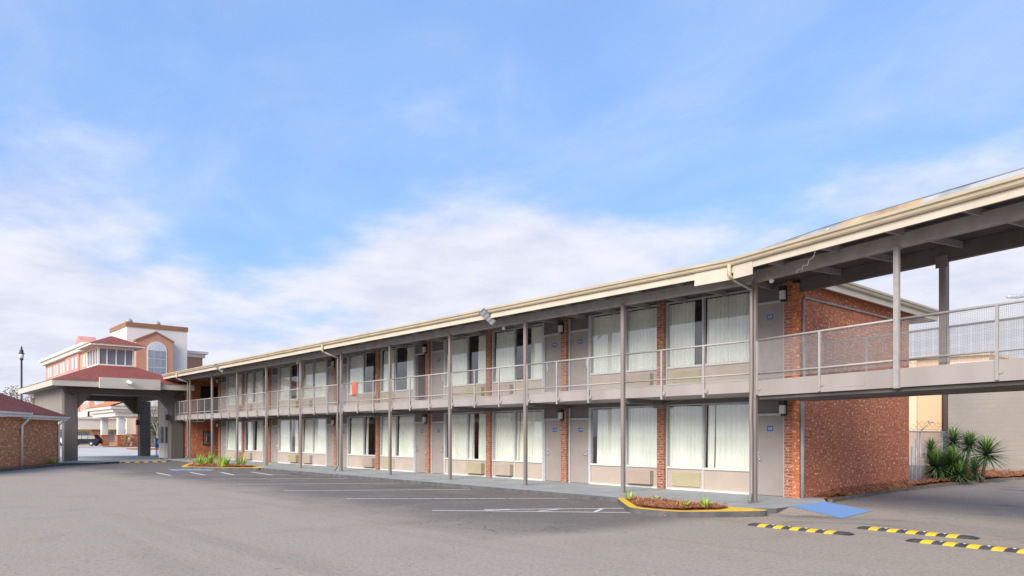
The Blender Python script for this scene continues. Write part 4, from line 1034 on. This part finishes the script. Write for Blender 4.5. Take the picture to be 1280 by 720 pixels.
frustum((KX0 - 0.6, KX1 + 0.6, KY0 - 0.6, KY1 + 0.6), (-58.6, -57.7, 13.15, 13.25), 8.05, 8.80).build('cupola_roof', 'red_shingle', cup)
for y0, y1 in ((9.9, 8.95), (16.0, 16.8)):
    g = MB(); g.tube([(CX1 - 0.02, y0, 4.3), (-52.1, y1, 4.8)], 0.05, 6); g.build('brace', 'carport_paint_shaded', cp)
sc_ = thing('security_camera', 'white bullet security camera on the carport fascia', 'camera', (EX1 + 0.3, 13.0, 5.0))
g = MB(); dd = Vector((0.75, 0.4, -0.35)).normalized(); o = Vector((EX1 + 0.28, 12.75, 5.22)); g.tube([o, o + dd * 0.45], 0.10, 12); g.build('camera_body', 'white_plastic', sc_)
g = MB(); g.tube([o + dd * 0.1, Vector((EX1 + 0.2, 12.8, 5.02))], 0.03, 8); g.build('mount', 'white_plastic', sc_)
def wall_box(x, y, z, lab):
    g = MB(); g.bbox(x, x + 0.22, y - 0.13, y + 0.13, z, z + 0.42, 0.03); tag(g.build('wall_light', 'black_metal', None, (x, y, z)), lab, 'wall light', 'dark box lights on the carport pillars')
wall_box(CX1 + 0.002, 15.5, 2.75, 'small dark box light on the right front carport pillar')
wall_box(CX0 + 0.702, 16.35, 2.55, 'small dark box light on the far right carport pillar')
wall_box(CX0 + 0.702, 10.3, 4.0, 'small dark box light seen in the left shoulder of the carport arch')
def far_bump():
    t = thing('speed_bump', 'long black and yellow striped speed bump across the carport entrance', 'speed bump', (-51.3, 12.6, 0), 'speed bumps on the asphalt')
    g = MB(); n = 22
    for i in range(n):
        y0 = 9.9 + 5.9 * i / n; y1 = 9.9 + 5.9 * (i + 1) / n
        g.extrude([(-0.15, 0), (-0.09, 0.03), (0, 0.042), (0.09, 0.03), (0.15, 0)], (-50.6, y0, 0.0), (1, 0, 0), Zv, (0, 1, 0), y1 - y0, i % 2)
    g.build('bump_body', ['rubber', 'bump_yellow'], t)
far_bump()

# lobby bay window, news boxes
lb = thing('lobby_bay', 'cream rounded bay window standing inside the carport beside the right pillar', 'bay window', (-58.5, 17.2, 0))
def octa(r, c=(-58.6, 17.35), n=12): return [(c[0] + r * math.cos(2 * math.pi * (i + 0.5) / n), c[1] + r * math.sin(2 * math.pi * (i + 0.5) / n)) for i in range(n)]
g = MB(); g.prism(octa(0.75), 0.0, 1.08); g.prism(octa(0.80), 1.08, 1.14); g.prism(octa(0.75), 2.42, 4.8); g.prism(octa(0.80), 2.36, 2.42)
g.build('bay_wall', 'bay_cream', lb)
g = MB(); g.prism(octa(0.68), 1.14, 2.36); g.build('bay_glass', 'hotel_window', lb)
g = MB()
for (x, y) in octa(0.73): g.box(x - 0.045, x + 0.045, y - 0.045, y + 0.045, 1.14, 2.36)
g.build('mullion', 'bay_cream', lb)
g = MB()
for (x, y) in octa(0.76)[::2]: g.box(x - 0.05, x + 0.05, y - 0.05, y + 0.05, 2.6, 4.75)
g.build('rib', 'bay_cream', lb)
def news(x, y, c, lab):
    t = thing('newspaper_box', lab, 'newspaper box', (x, y, 0.05), 'newspaper boxes by the carport pillar')
    g = MB(); g.bbox(x - 0.18, x + 0.18, y - 0.17, y + 0.17, 0.72, 1.38, 0.03); g.bbox(x - 0.15, x + 0.08, y - 0.15, y + 0.15, 1.38, 1.50, 0.04); g.build('case', c, t)
    g = MB(); g.box(x + 0.181, x + 0.192, y - 0.12, y + 0.12, 1.02, 1.32); g.build('display_window', 'hotel_window_light', t)
    for sx in (-0.13, 0.13):
        for sy in (-0.12, 0.12): g = MB(); g.tube([(x + sx, y + sy, 0.0), (x + sx, y + sy, 0.72)], 0.025, 6); g.build('leg', 'black_metal', t)
news(-62.2, 17.55, 'news_blue', 'blue newspaper box on thin legs beside the far carport pillar')
news(-62.8, 18.0, 'black_metal', 'dark newspaper box half hidden behind the blue one')

# ------------------------------------------------------------------ brick annex on the left
ax = thing('brick_annex', 'low red brick office with a red shingle hip roof and white gutters', 'office', (-47, 7, 0))
A0 = Vector((-43.2, 4.35, 0)); A1 = Vector((-50.2, 8.6, 0)); ad = (A1 - A0).normalized(); an = Vector((ad.y, -ad.x, 0))
if an.dot(Vector((1, 0.2, 0))) < 0: an = -an                      # towards the lot
LA = (A1 - A0).length; JG = LA - 5.18                              # where the wall steps back
g = MB(); g.fbox(A0, ad, an, Zv, (JG, LA), (-6, 0.0), (-0.1, 2.62)); g.fbox(A0, ad, an, Zv, (-5, JG), (-6, 0.22), (-0.1, 2.66)); g.build('wall', 'brick_annex', ax)
g = MB(); g.fbox(A0, ad, an, Zv, (JG + 0.1, LA + 0.45), (0.30, 0.36), (2.60, 2.84)); g.fbox(A0, ad, an, Zv, (-5.2, JG + 0.35), (0.52, 0.58), (2.68, 2.94)); g.fbox(A0, ad, an, Zv, (LA + 0.39, LA + 0.45), (-6.3, 0.30), (2.60, 2.84))
g.build('fascia', 'gutter_white', ax)
g = MB(); g.fbox(A0, ad, an, Zv, (JG + 0.1, LA + 0.39), (-0.02, 0.30), (2.62, 2.66)); g.fbox(A0, ad, an, Zv, (-5.2, JG + 0.35), (0.2, 0.52), (2.70, 2.74)); g.build('soffit', 'gutter_white', ax)
g = MB(); g.extrude([(0, 0), (0.11, 0.02), (0.13, 0.13), (0, 0.13)], A0 + ad * (JG + 0.36) + an * 0.361 + Zv * 2.70, an, Zv, ad, LA + 0.09 - JG); g.extrude([(0, 0), (0.11, 0.02), (0.13, 0.13), (0, 0.13)], A0 - ad * 5.2 + an * 0.581 + Zv * 2.80, an, Zv, ad, JG + 5.55); g.build('gutter', 'gutter_white', ax)
def ap(t, o, z): return tuple(A0 + ad * t + an * o + Zv * z)
v = [ap(-8, 0.66, 2.95), ap(JG + 0.38, 0.66, 2.95), ap(JG + 0.38, 0.42, 2.86), ap(LA + 0.5, 0.42, 2.86), ap(LA + 0.5, -9, 2.86), ap(-8, -9, 2.86), ap(-4.2, -4.3, 6.15), ap(-6, -4.3, 6.15)]
g = MB(); g.add(v, [(0, 1, 2, 3, 6, 7), (3, 4, 6), (4, 5, 7, 6), (5, 0, 7)]); rf = g.build('roof', 'red_shingle', ax)
g = MB(); p = Vector(ap(JG - 0.4, -0.5, 3.0)); g.tube([p, p + Zv * 0.55], 0.05, 8); g.build('vent_pipe', 'red_shingle', rf)
g = MB(); p = Vector(ap(JG + 0.02, 0.32, 0)); q = Vector(ap(JG + 0.25, 0.5, 0))
g.tube([q + Zv * 2.72, q + Zv * 2.55, p + Zv * 2.25, p + Zv * 0.12], 0.06, 8); p = Vector(ap(LA - 0.05, 0.08, 0)); q = Vector(ap(LA + 0.3, 0.36, 0)); g.tube([q + Zv * 2.66, p + Zv * 2.35, p + Zv * 0.1, p + an * 0.2 + Zv * 0.06], 0.06, 8)
g.build('downspout', 'gutter_white', ax)
g = MB(); g.fbox(A0, ad, an, Zv, (JG + 0.25, JG + 0.42), (0.001, 0.12), (1.75, 2.1)); g.build('wall_lantern', 'black_metal', ax)
g = MB(); g.prism([ap(-6, 1.05, 0)[:2], ap(JG, 1.05, 0)[:2], ap(LA - 1.2, 0.95, 0)[:2], ap(LA - 0.6, 0.0, 0)[:2], ap(-6, 0.0, 0)[:2]], 0.0, 0.13, 0, 1); struct('planting_bed', g, ['mulch', 'kerb_side'])
g = MB(); g.prism([ap(LA - 1.25, 0.96, 0)[:2], ap(LA - 0.2, 2.4, 0)[:2], ap(LA + 1.5, 2.9, 0)[:2], (-53.2, 10.6), ap(LA + 0.4, -1.0, 0)[:2], ap(LA - 0.65, 0.0, 0)[:2]], -0.05, 0.125, 0, 1); struct('pavement', g, ['walk_concrete', 'kerb_side'])
q = ap(LA - 1.9, 0.5, 0.12); clump('bedding_plant', q[0], q[1], q[2], 35, 0.55, 0.06, 'small yellow green plant at the foot of the annex wall', 'plant', ['lily_pale', 'lily_leaf'], None, 0.2, 25, 75)

# ornate lamp post
lp = thing('lamp_post', 'tall black lamp post with an ornate lantern top rising behind the annex roof', 'lamp post', (-71.7, 9.7, 0))
g = MB(); g.lathe([(0.22, -0.1), (0.22, 0.5), (0.12, 0.8), (0.085, 1.2), (0.07, 7.9)], (-71.7, 9.7, 0), 12); g.build('pole', 'black_metal', lp)
g = MB(); g.lathe([(0.07, 7.9), (0.15, 8.0), (0.15, 8.05)], (-71.7, 9.7, 0), 12); g.lathe([(0.23, 8.45), (0.20, 8.52), (0.11, 8.6), (0.17, 8.68), (0.10, 8.78), (0.05, 8.86), (0.08, 8.92), (0.02, 9.1)], (-71.7, 9.7, 0), 12)
g.build('lantern_cap', 'black_metal', lp)
g = MB(); g.lathe([(0.11, 8.05), (0.18, 8.25), (0.17, 8.45)], (-71.7, 9.7, 0), 12); g.build('globe', 'frost_glass', lp)

# ------------------------------------------------------------------ the hotel beyond
ho = thing('hotel', 'salmon and white multi storey hotel with an arched tower window beyond the carport', 'hotel', (-150, 40, 0))
g = MB(); g.box(-154.3, -142.9, 35.05, 45.4, -0.1, 21.2); g.build('tower', 'hotel_white', ho)
g = MB(); g.box(-154.45, -142.75, 34.9, 45.55, 21.2, 22.0); g.build('tower_cap', 'hotel_cap', ho)
for (x, y) in ((-143.6, 35.6), (-143.6, 40.3)):
    g = MB(); g.lathe([(0.62, 0), (0.62, 0.2), (0.5, 0.5), (0.25, 0.72), (0.05, 0.78)], (x, y, 22.0), 16); g.build('roof_vent', 'pipe_grey', ho)
g = MB(); g.extrude([(36.3, -0.1), (42.5, -0.1), (42.5, 18.9), (39.6, 20.35), (36.3, 18.7)], (-142.9, 0, 0), (0, 1, 0), Zv, (1, 0, 0), 1.2); g.build('gable_bay', 'hotel_peach', ho)
g = MB(); g.extrude([(36.1, 18.55), (39.6, 20.3), (42.7, 18.75), (42.7, 19.0), (39.6, 20.6), (36.1, 18.85)], (-142.9, 0, 0), (0, 1, 0), Zv, (1, 0, 0), 1.4); g.build('gable_cap', 'hotel_cap', ho)
def arch(y0, y1, z0, zs, n=12):
    c = (y0 + y1) / 2; r = (y1 - y0) / 2; return [(y0, z0), (y1, z0)] + [(c + r * math.cos(math.pi * i / n), zs + r * math.sin(math.pi * i / n)) for i in range(n + 1)]
g = MB(); g.extrude(arch(38.05, 41.45, 10.5, 17.05), (-141.698, 0, 0), (0, 1, 0), Zv, (1, 0, 0), 0.08); aw = g.build('arched_window', 'hotel_white', ho)
g = MB()
for i in range(3):
    for j in range(4):
        y0 = 38.25 + i * 1.02; z0 = 11.0 + j * 1.55; g.box(-141.617, -141.59, y0, y0 + 0.95, z0, z0 + 1.45)
g.build('pane', 'blind_pane', aw)
g = MB()
for i in range(6):
    a0 = math.pi * (i + 0.08) / 6; a1 = math.pi * (i + 0.92) / 6; P = lambda r, a: (-141.6, 39.75 + r * math.cos(a), 17.15 + r * math.sin(a))
    g.add([P(0.25, a0), P(1.5, a0), P(1.5, a1), P(0.25, a1)], [(0, 1, 2, 3)])
g.build('fanlight', 'hotel_window_light', aw)
g = MB(); g.box(-165, -152, 31.0, 35.04, -0.1, 17.6, 0); g.box(-195, -165, 31.0, 45, -0.1, 17.6, 0); g.build('west_wing', 'hotel_salmon', ho)
g = MB(); g.box(-195.8, -151.2, 30.2, 35.0, 17.6, 18.3); g.box(-196.2, -150.8, 29.8, 35.02, 18.3, 18.75); g.build('cornice', 'hotel_cream', ho)
g = MB(); g.box(-172, -159.5, 30.7, 30.995, -0.1, 17.55); g.build('pink_bay', 'hotel_pink', ho)
g = MB(); g.extrude([(-165.5, 18.7), (-158, 18.7), (-158.6, 19.3), (-161.5, 21.0), (-165, 19.3)], (0, 31, 0), (1, 0, 0), Zv, (0, 1, 0), 3.0); g.build('gablet', 'hotel_pink', ho)
for zz in (14.6, 10.9, 7.6, 4.2):
    for i, x in enumerate((-153.2, -155.9, -161.0, -164.4, -169, -174.5, -177, -181.5, -184, -188.5, -191)):
        y = 30.69 if -172 < x < -159.5 else 30.99
        g = MB(); g.box(x - 0.75, x + 0.75, y - 0.09, y, zz, zz + 2.2); wn = g.build('window', 'hotel_white', ho)
        g = MB(); g.box(x - 0.5, x + 0.5, y - 0.12, y - 0.092, zz + 0.2, zz + 2.0); g.build('pane', 'hotel_window_light', wn)
for zz in (11.0, 6.9):
    g = MB(); g.box(-151.99, -151.9, 31.9, 33.4, zz, zz + 2.5); wn = g.build('window', 'hotel_white', ho)
    g = MB(); g.box(-151.89, -151.86, 32.15, 33.15, zz + 0.2, zz + 2.3); g.build('pane', 'hotel_window_light', wn)
g = MB(); g.box(-152.0, -151.7, 30.7, 35.04, 5.2, 6.1); g.box(-195, -151.7, 30.6, 30.989, 5.2, 6.1); g.build('belt_course', 'hotel_cream', ho)
g = MB(); g.box(-156, -150.0, 45.41, 50.6, -0.1, 17.2); g.build('east_wing', 'hotel_peach', ho)
g = MB(); g.box(-156, -149.6, 45.41, 51.0, 17.2, 17.9); g.box(-156, -149.2, 45.41, 51.5, 17.9, 18.4); g.lathe([(0.3, 18.4), (0.3, 19.0), (0.1, 19.2)], (-150.5, 47, 0), 8); g.build('east_cornice', 'hotel_cream', ho)
# low front wing with shop windows
lw = thing('hotel_lobby', 'low cream fronted lobby wing with brick piers behind the parked cars', 'lobby', (-146, 35, 0))
g = MB(); g.box(-150.5, -143.5, 22.5, 45, 2.75, 4.6); g.build('parapet', 'hotel_cream', lw)
g = MB(); g.box(-150.5, -143.2, 22.3, 45.2, 4.6, 4.9); g.build('cornice', 'hotel_cream', lw)
g = MB(); g.box(-150.5, -144.4, 22.6, 45, -0.1, 2.75); g.build('wall', 'hotel_yellow', lw)
for y in (23.5, 26.6, 30.6, 34.2, 37.5):
    g = MB(); g.box(-144.399, -143.9, y - 0.6, y + 0.6, -0.1, 2.75); g.build('brick_pier', 'brick_hotel', lw)
for y in (25.0, 28.5, 32.4, 35.9):
    g = MB(); g.box(-144.398, -144.3, y - 0.9, y + 0.9, 0.6, 2.3); g.build('window', 'hotel_window', lw)
# portico
po = thing('entrance_portico', 'hotel entrance portico with white columns on brick bases and an orange tiled roof', 'portico', (-130, 33, 0))
for (x, y) in ((-123.7, 29.5), (-136.2, 30.0), (-123.7, 41), (-136.2, 41)):
    g = MB(); g.bbox(x - 0.48, x + 0.48, y - 0.48, y + 0.48, 1.75, 4.65, 0.05); cl = g.build('column', 'hotel_white', po)
    g = MB(); g.bbox(x - 0.62, x + 0.62, y - 0.62, y + 0.62, -0.1, 1.7, 0.04); g.box(x - 0.7, x + 0.7, y - 0.7, y + 0.7, 1.7, 1.8); g.build('column_base', 'brick_hotel', cl)
g = MB(); g.box(-137.2, -122.7, 28.5, 42, 4.65, 5.3); g.box(-137.6, -122.3, 28.1, 42.4, 5.3, 5.75); g.box(-138, -121.9, 27.7, 42.8, 5.75, 6.2); g.build('entablature', 'hotel_cream', po)
g = MB(); g.add([(-138.2, 27.5, 6.2), (-121.7, 27.5, 6.2), (-121.7, 43, 6.2), (-138.2, 43, 6.2), (-121.9, 35.2, 8.9), (-138.2, 35.2, 8.9)], [(0, 1, 4, 5), (2, 3, 5, 4), (3, 0, 5), (0, 3, 2, 1)]); g.build('roof', 'tile_orange', po)
g = MB(); g.add([(-121.75, 28.2, 6.22), (-121.75, 42.4, 6.22), (-121.75, 35.2, 8.75), (-122.2, 28.2, 6.22), (-122.2, 42.4, 6.22), (-122.2, 35.2, 8.75)], [(0, 1, 2), (3, 5, 4), (0, 2, 5, 3), (1, 4, 5, 2)]); g.build('pediment', 'hotel_cream', po)
# glazed vestibule seen right of the near column
gv = thing('glass_vestibule', 'glazed hotel entrance with thin white bars behind the portico columns', 'entrance', (-128, 36, 0))
g = MB(); g.box(-130, -126, 33.5, 43, 0, 4.0); g.build('glazing', 'hotel_window', gv)
g = MB()
for i in range(7): y = 33.4 + i * 1.6; g.box(-125.99, -125.9, y - 0.06, y + 0.06, 0, 4.1)
for zz in (0.0, 2.6, 3.9): g.box(-125.99, -125.93, 33.4, 43.1, zz, zz + 0.14)
g.build('bars', 'hotel_white', gv)
g = MB(); g.box(-118.5, -117.5, 29.6, 32.2, -0.1, 1.75); g.box(-118.6, -117.4, 29.5, 32.3, 1.75, 1.9); tag(g.build('garden_wall', 'brick_hotel', None, (-118, 31, 0)), 'short red brick wall between the portico column and the far carport pillar', 'wall')
g = MB(); g.prism([(-122.5, 26.8), (-116, 27.2), (-114.8, 33), (-120, 42), (-123, 42)], 0.0, 0.14); struct('planting_bed', g, 'mulch')
g = MB(); g.prism([(-93, 24), (-88, 38), (-92, 40), (-98, 24)], 0.0, 0.14); struct('planting_bed', g, 'mulch')

# cars
def car(x, y, rz, paint, label, van=True):
    t = thing('parked_car', label, 'car', (x, y, 0), 'cars parked by the hotel')
    M = Matrix.Translation((x, y, 0)) @ Matrix.Rotation(rz, 4, 'Z')
    def X(g):
        g.v = [tuple(M @ Vector(p)) for p in g.v]; return g
    def prof(pr, w0, w1, zb):   # pr: (x,z) outline extruded across width, narrowing above the belt line
        g = MB(); n = len(pr)
        for s in (-1, 1):
            for (a, z) in pr: g.v.append((a, s * (w0 if z <= zb else w0 + (w1 - w0) * (z - zb) / 0.7), z))
        g.f += [list(range(n)), list(range(n, 2 * n))[::-1]] + [[i, i + n, (i + 1) % n + n, (i + 1) % n] for i in range(n)]
        g.m += [0] * len(g.f); g.sm += [False] * len(g.f); return g
    H = 1.82 if van else 1.45
    body = prof([(-2.45, 0.35), (2.4, 0.35), (2.48, 0.6), (2.42, 0.95), (1.3, 1.12), (0.62, H - 0.08), (0.3, H), (-1.9 if van else -1.2, H), (-2.35 if van else -1.9, 1.12), (-2.48, 0.9)], 0.93, 0.74, 1.05)
    X(body).build('body', paint, t)
    for s in (-1, 1):
        for (a, b, c, d) in ((1.05, 0.52, 0.0, 0.0), (-0.06, -0.06, -0.95, -0.95), (-1.02, -1.02, -2.1 if van else -1.75, -1.85 if van else -1.3)):
            y0 = s * 0.94; y1 = s * 0.795
            g = MB(); g.add([(a, y0 * 0.995, 1.14), (c, y0 * 0.995, 1.14), (d, y1 * 1.03, H - 0.12), (b, y1 * 1.03, H - 0.12)], [(0, 1, 2, 3)]); X(g).build('side_window', 'car_glass', t)
        for wx in (1.5, -1.5):
            g = MB(); g.lathe([(0.20, -0.12), (0.33, -0.11), (0.36, -0.06), (0.36, 0.06), (0.33, 0.11), (0.20, 0.12)], (wx, s * 0.86, 0.36), 18, 0, 'Y'); wh = X(g).build('wheel', 'tyre', t)
            g = MB(); g.lathe([(0.21, -0.125), (0.21, 0.125), (0.05, 0.14)], (wx, s * 0.865, 0.36), 14, 0, 'Y'); X(g).build('rim', 'galvanised', wh)
        g = MB(); g.box(2.36, 2.49, s * 0.55, s * 0.85, 0.68, 0.88); X(g).build('headlight', 'frost_glass', t)
        g = MB(); g.box(-2.5, -2.40, s * 0.7, s * 0.9, 0.75, 1.05); X(g).build('tail_light', 'tail_red', t)
    g = MB(); g.add([(1.27, -0.8, 1.15), (1.27, 0.8, 1.15), (0.66, 0.7, H - 0.12), (0.66, -0.7, H - 0.12)], [(0, 1, 2, 3)]); X(g).build('windscreen', 'car_glass', t)
ang = math.atan2(-0.747, -0.665)
car(-133.6, 26.5, ang + 0.12, 'car_navy', 'dark navy sport utility vehicle parked before the hotel lobby, seen under the carport')
car(-136.6, 22.3, ang + 0.3, 'car_white', 'white car glimpsed between the annex corner and the left carport pillar', False)

# trees
def bare_tree(x, y, h, label, mat, spread=0.55, seed=1, depth=6, group=None):
    r = random.Random(seed); t = thing('bare_tree', label, 'tree', (x, y, 0), group)
    tr = MB(); cr = MB()
    def grow(p, d, L, rad_, n):
        q = p + d * L; mid = p.lerp(q, 0.5) + Vector((r.uniform(-1, 1), r.uniform(-1, 1), 0)) * L * 0.06
        (tr if n >= depth - 1 else cr).tube([p, mid, q], [rad_, rad_ * 0.85, rad_ * 0.7], 5 if n > 2 else 3, 0, False)
        if n == 0: return
        for i in range(r.choice((2, 3, 3)) if n > 1 else 3):
            a = r.uniform(0, 6.28); s = r.uniform(0.3, 0.9) * spread * 1.4
            e = (d + Vector((math.cos(a) * s, math.sin(a) * s, r.uniform(-0.1, 0.25)))).normalized()
            grow(q if i else mid.lerp(q, 0.8), e, L * r.uniform(0.62, 0.82), rad_ * 0.62, n - 1)
    grow(Vector((x, y, -0.1)), Vector((0, 0, 1)), h * 0.27, h * 0.022, depth)
    tr.build('trunk', mat, t); cr.build('crown', mat, t)
bare_tree(-110.5, 8.6, 14.5, 'large leafless grey tree at the left edge of the picture', 'twig', 0.75, 3, 6)
bare_tree(-107.5, 30.2, 8.0, 'bare orange brown tree between the carport pillars in front of the hotel', 'bark_pale', 0.6, 5, 6)
def leafy(x, y, h, w_, mat, label, n=1500, group=None, seed=0, size=0.35, low=0.12):
    r = random.Random(seed); t = thing('tree', label, 'tree', (x, y, 0), group)
    g = MB(); g.tube([(x, y, -0.1), (x + 0.1, y, h * 0.45), (x, y + 0.1, h * 0.8)], [h * 0.03, h * 0.02, h * 0.008], 7); 
    cl = [(Vector((r.gauss(0, 0.4) * w_, r.gauss(0, 0.4) * w_, h * r.uniform(low + 0.1, 0.92))), w_ * r.uniform(0.25, 0.5)) for _ in range(14)]
    for c, s in cl[:6]: g.tube([(x, y, h * 0.4), Vector((x, y, 0)) + c], [h * 0.012, h * 0.004], 5)
    g.build('trunk', 'bark', t); f = MB()
    for i in range(n):
        c, s = r.choice(cl); d = Vector((r.gauss(0, 1), r.gauss(0, 1), r.gauss(0, 1))).normalized() * s * r.random() ** 0.4; p = Vector((x, y, 0)) + c + d
        a = Vector((r.uniform(-1, 1), r.uniform(-1, 1), r.uniform(-1, 1))).normalized(); b = a.orthogonal().normalized(); k = size * r.uniform(0.5, 1.2)
        f.add([p, p + a * k * 0.5 + b * k * 0.3, p + a * k, p + a * k * 0.5 - b * k * 0.3], [(0, 1, 2, 3)])
    f.build('crown', mat, t)
TG = 'trees beyond the carport'
leafy(-116, 14.2, 8.2, 3.2, 'bush_olive', 'thin olive tree behind the lamp post', 1100, TG, 1)
leafy(-118, 19.6, 8.6, 3.4, 'bush_olive', 'olive green tree half hidden by the carport roof', 1500, TG, 2)
leafy(-122, 10.0, 8.0, 4.0, 'twig', 'brownish twiggy tree left of the lamp post', 1100, TG, 3)
leafy(-112, 31.2, 4.2, 1.6, 'bush_green', 'dark green shrub right of the far carport pillar', 1200, TG, 4, 0.3, 0.0)
leafy(-116.5, 28.6, 1.9, 0.8, 'shrub_rust', 'rust coloured rounded shrub beside the garden wall', 900, None, 5, 0.22, 0.0)
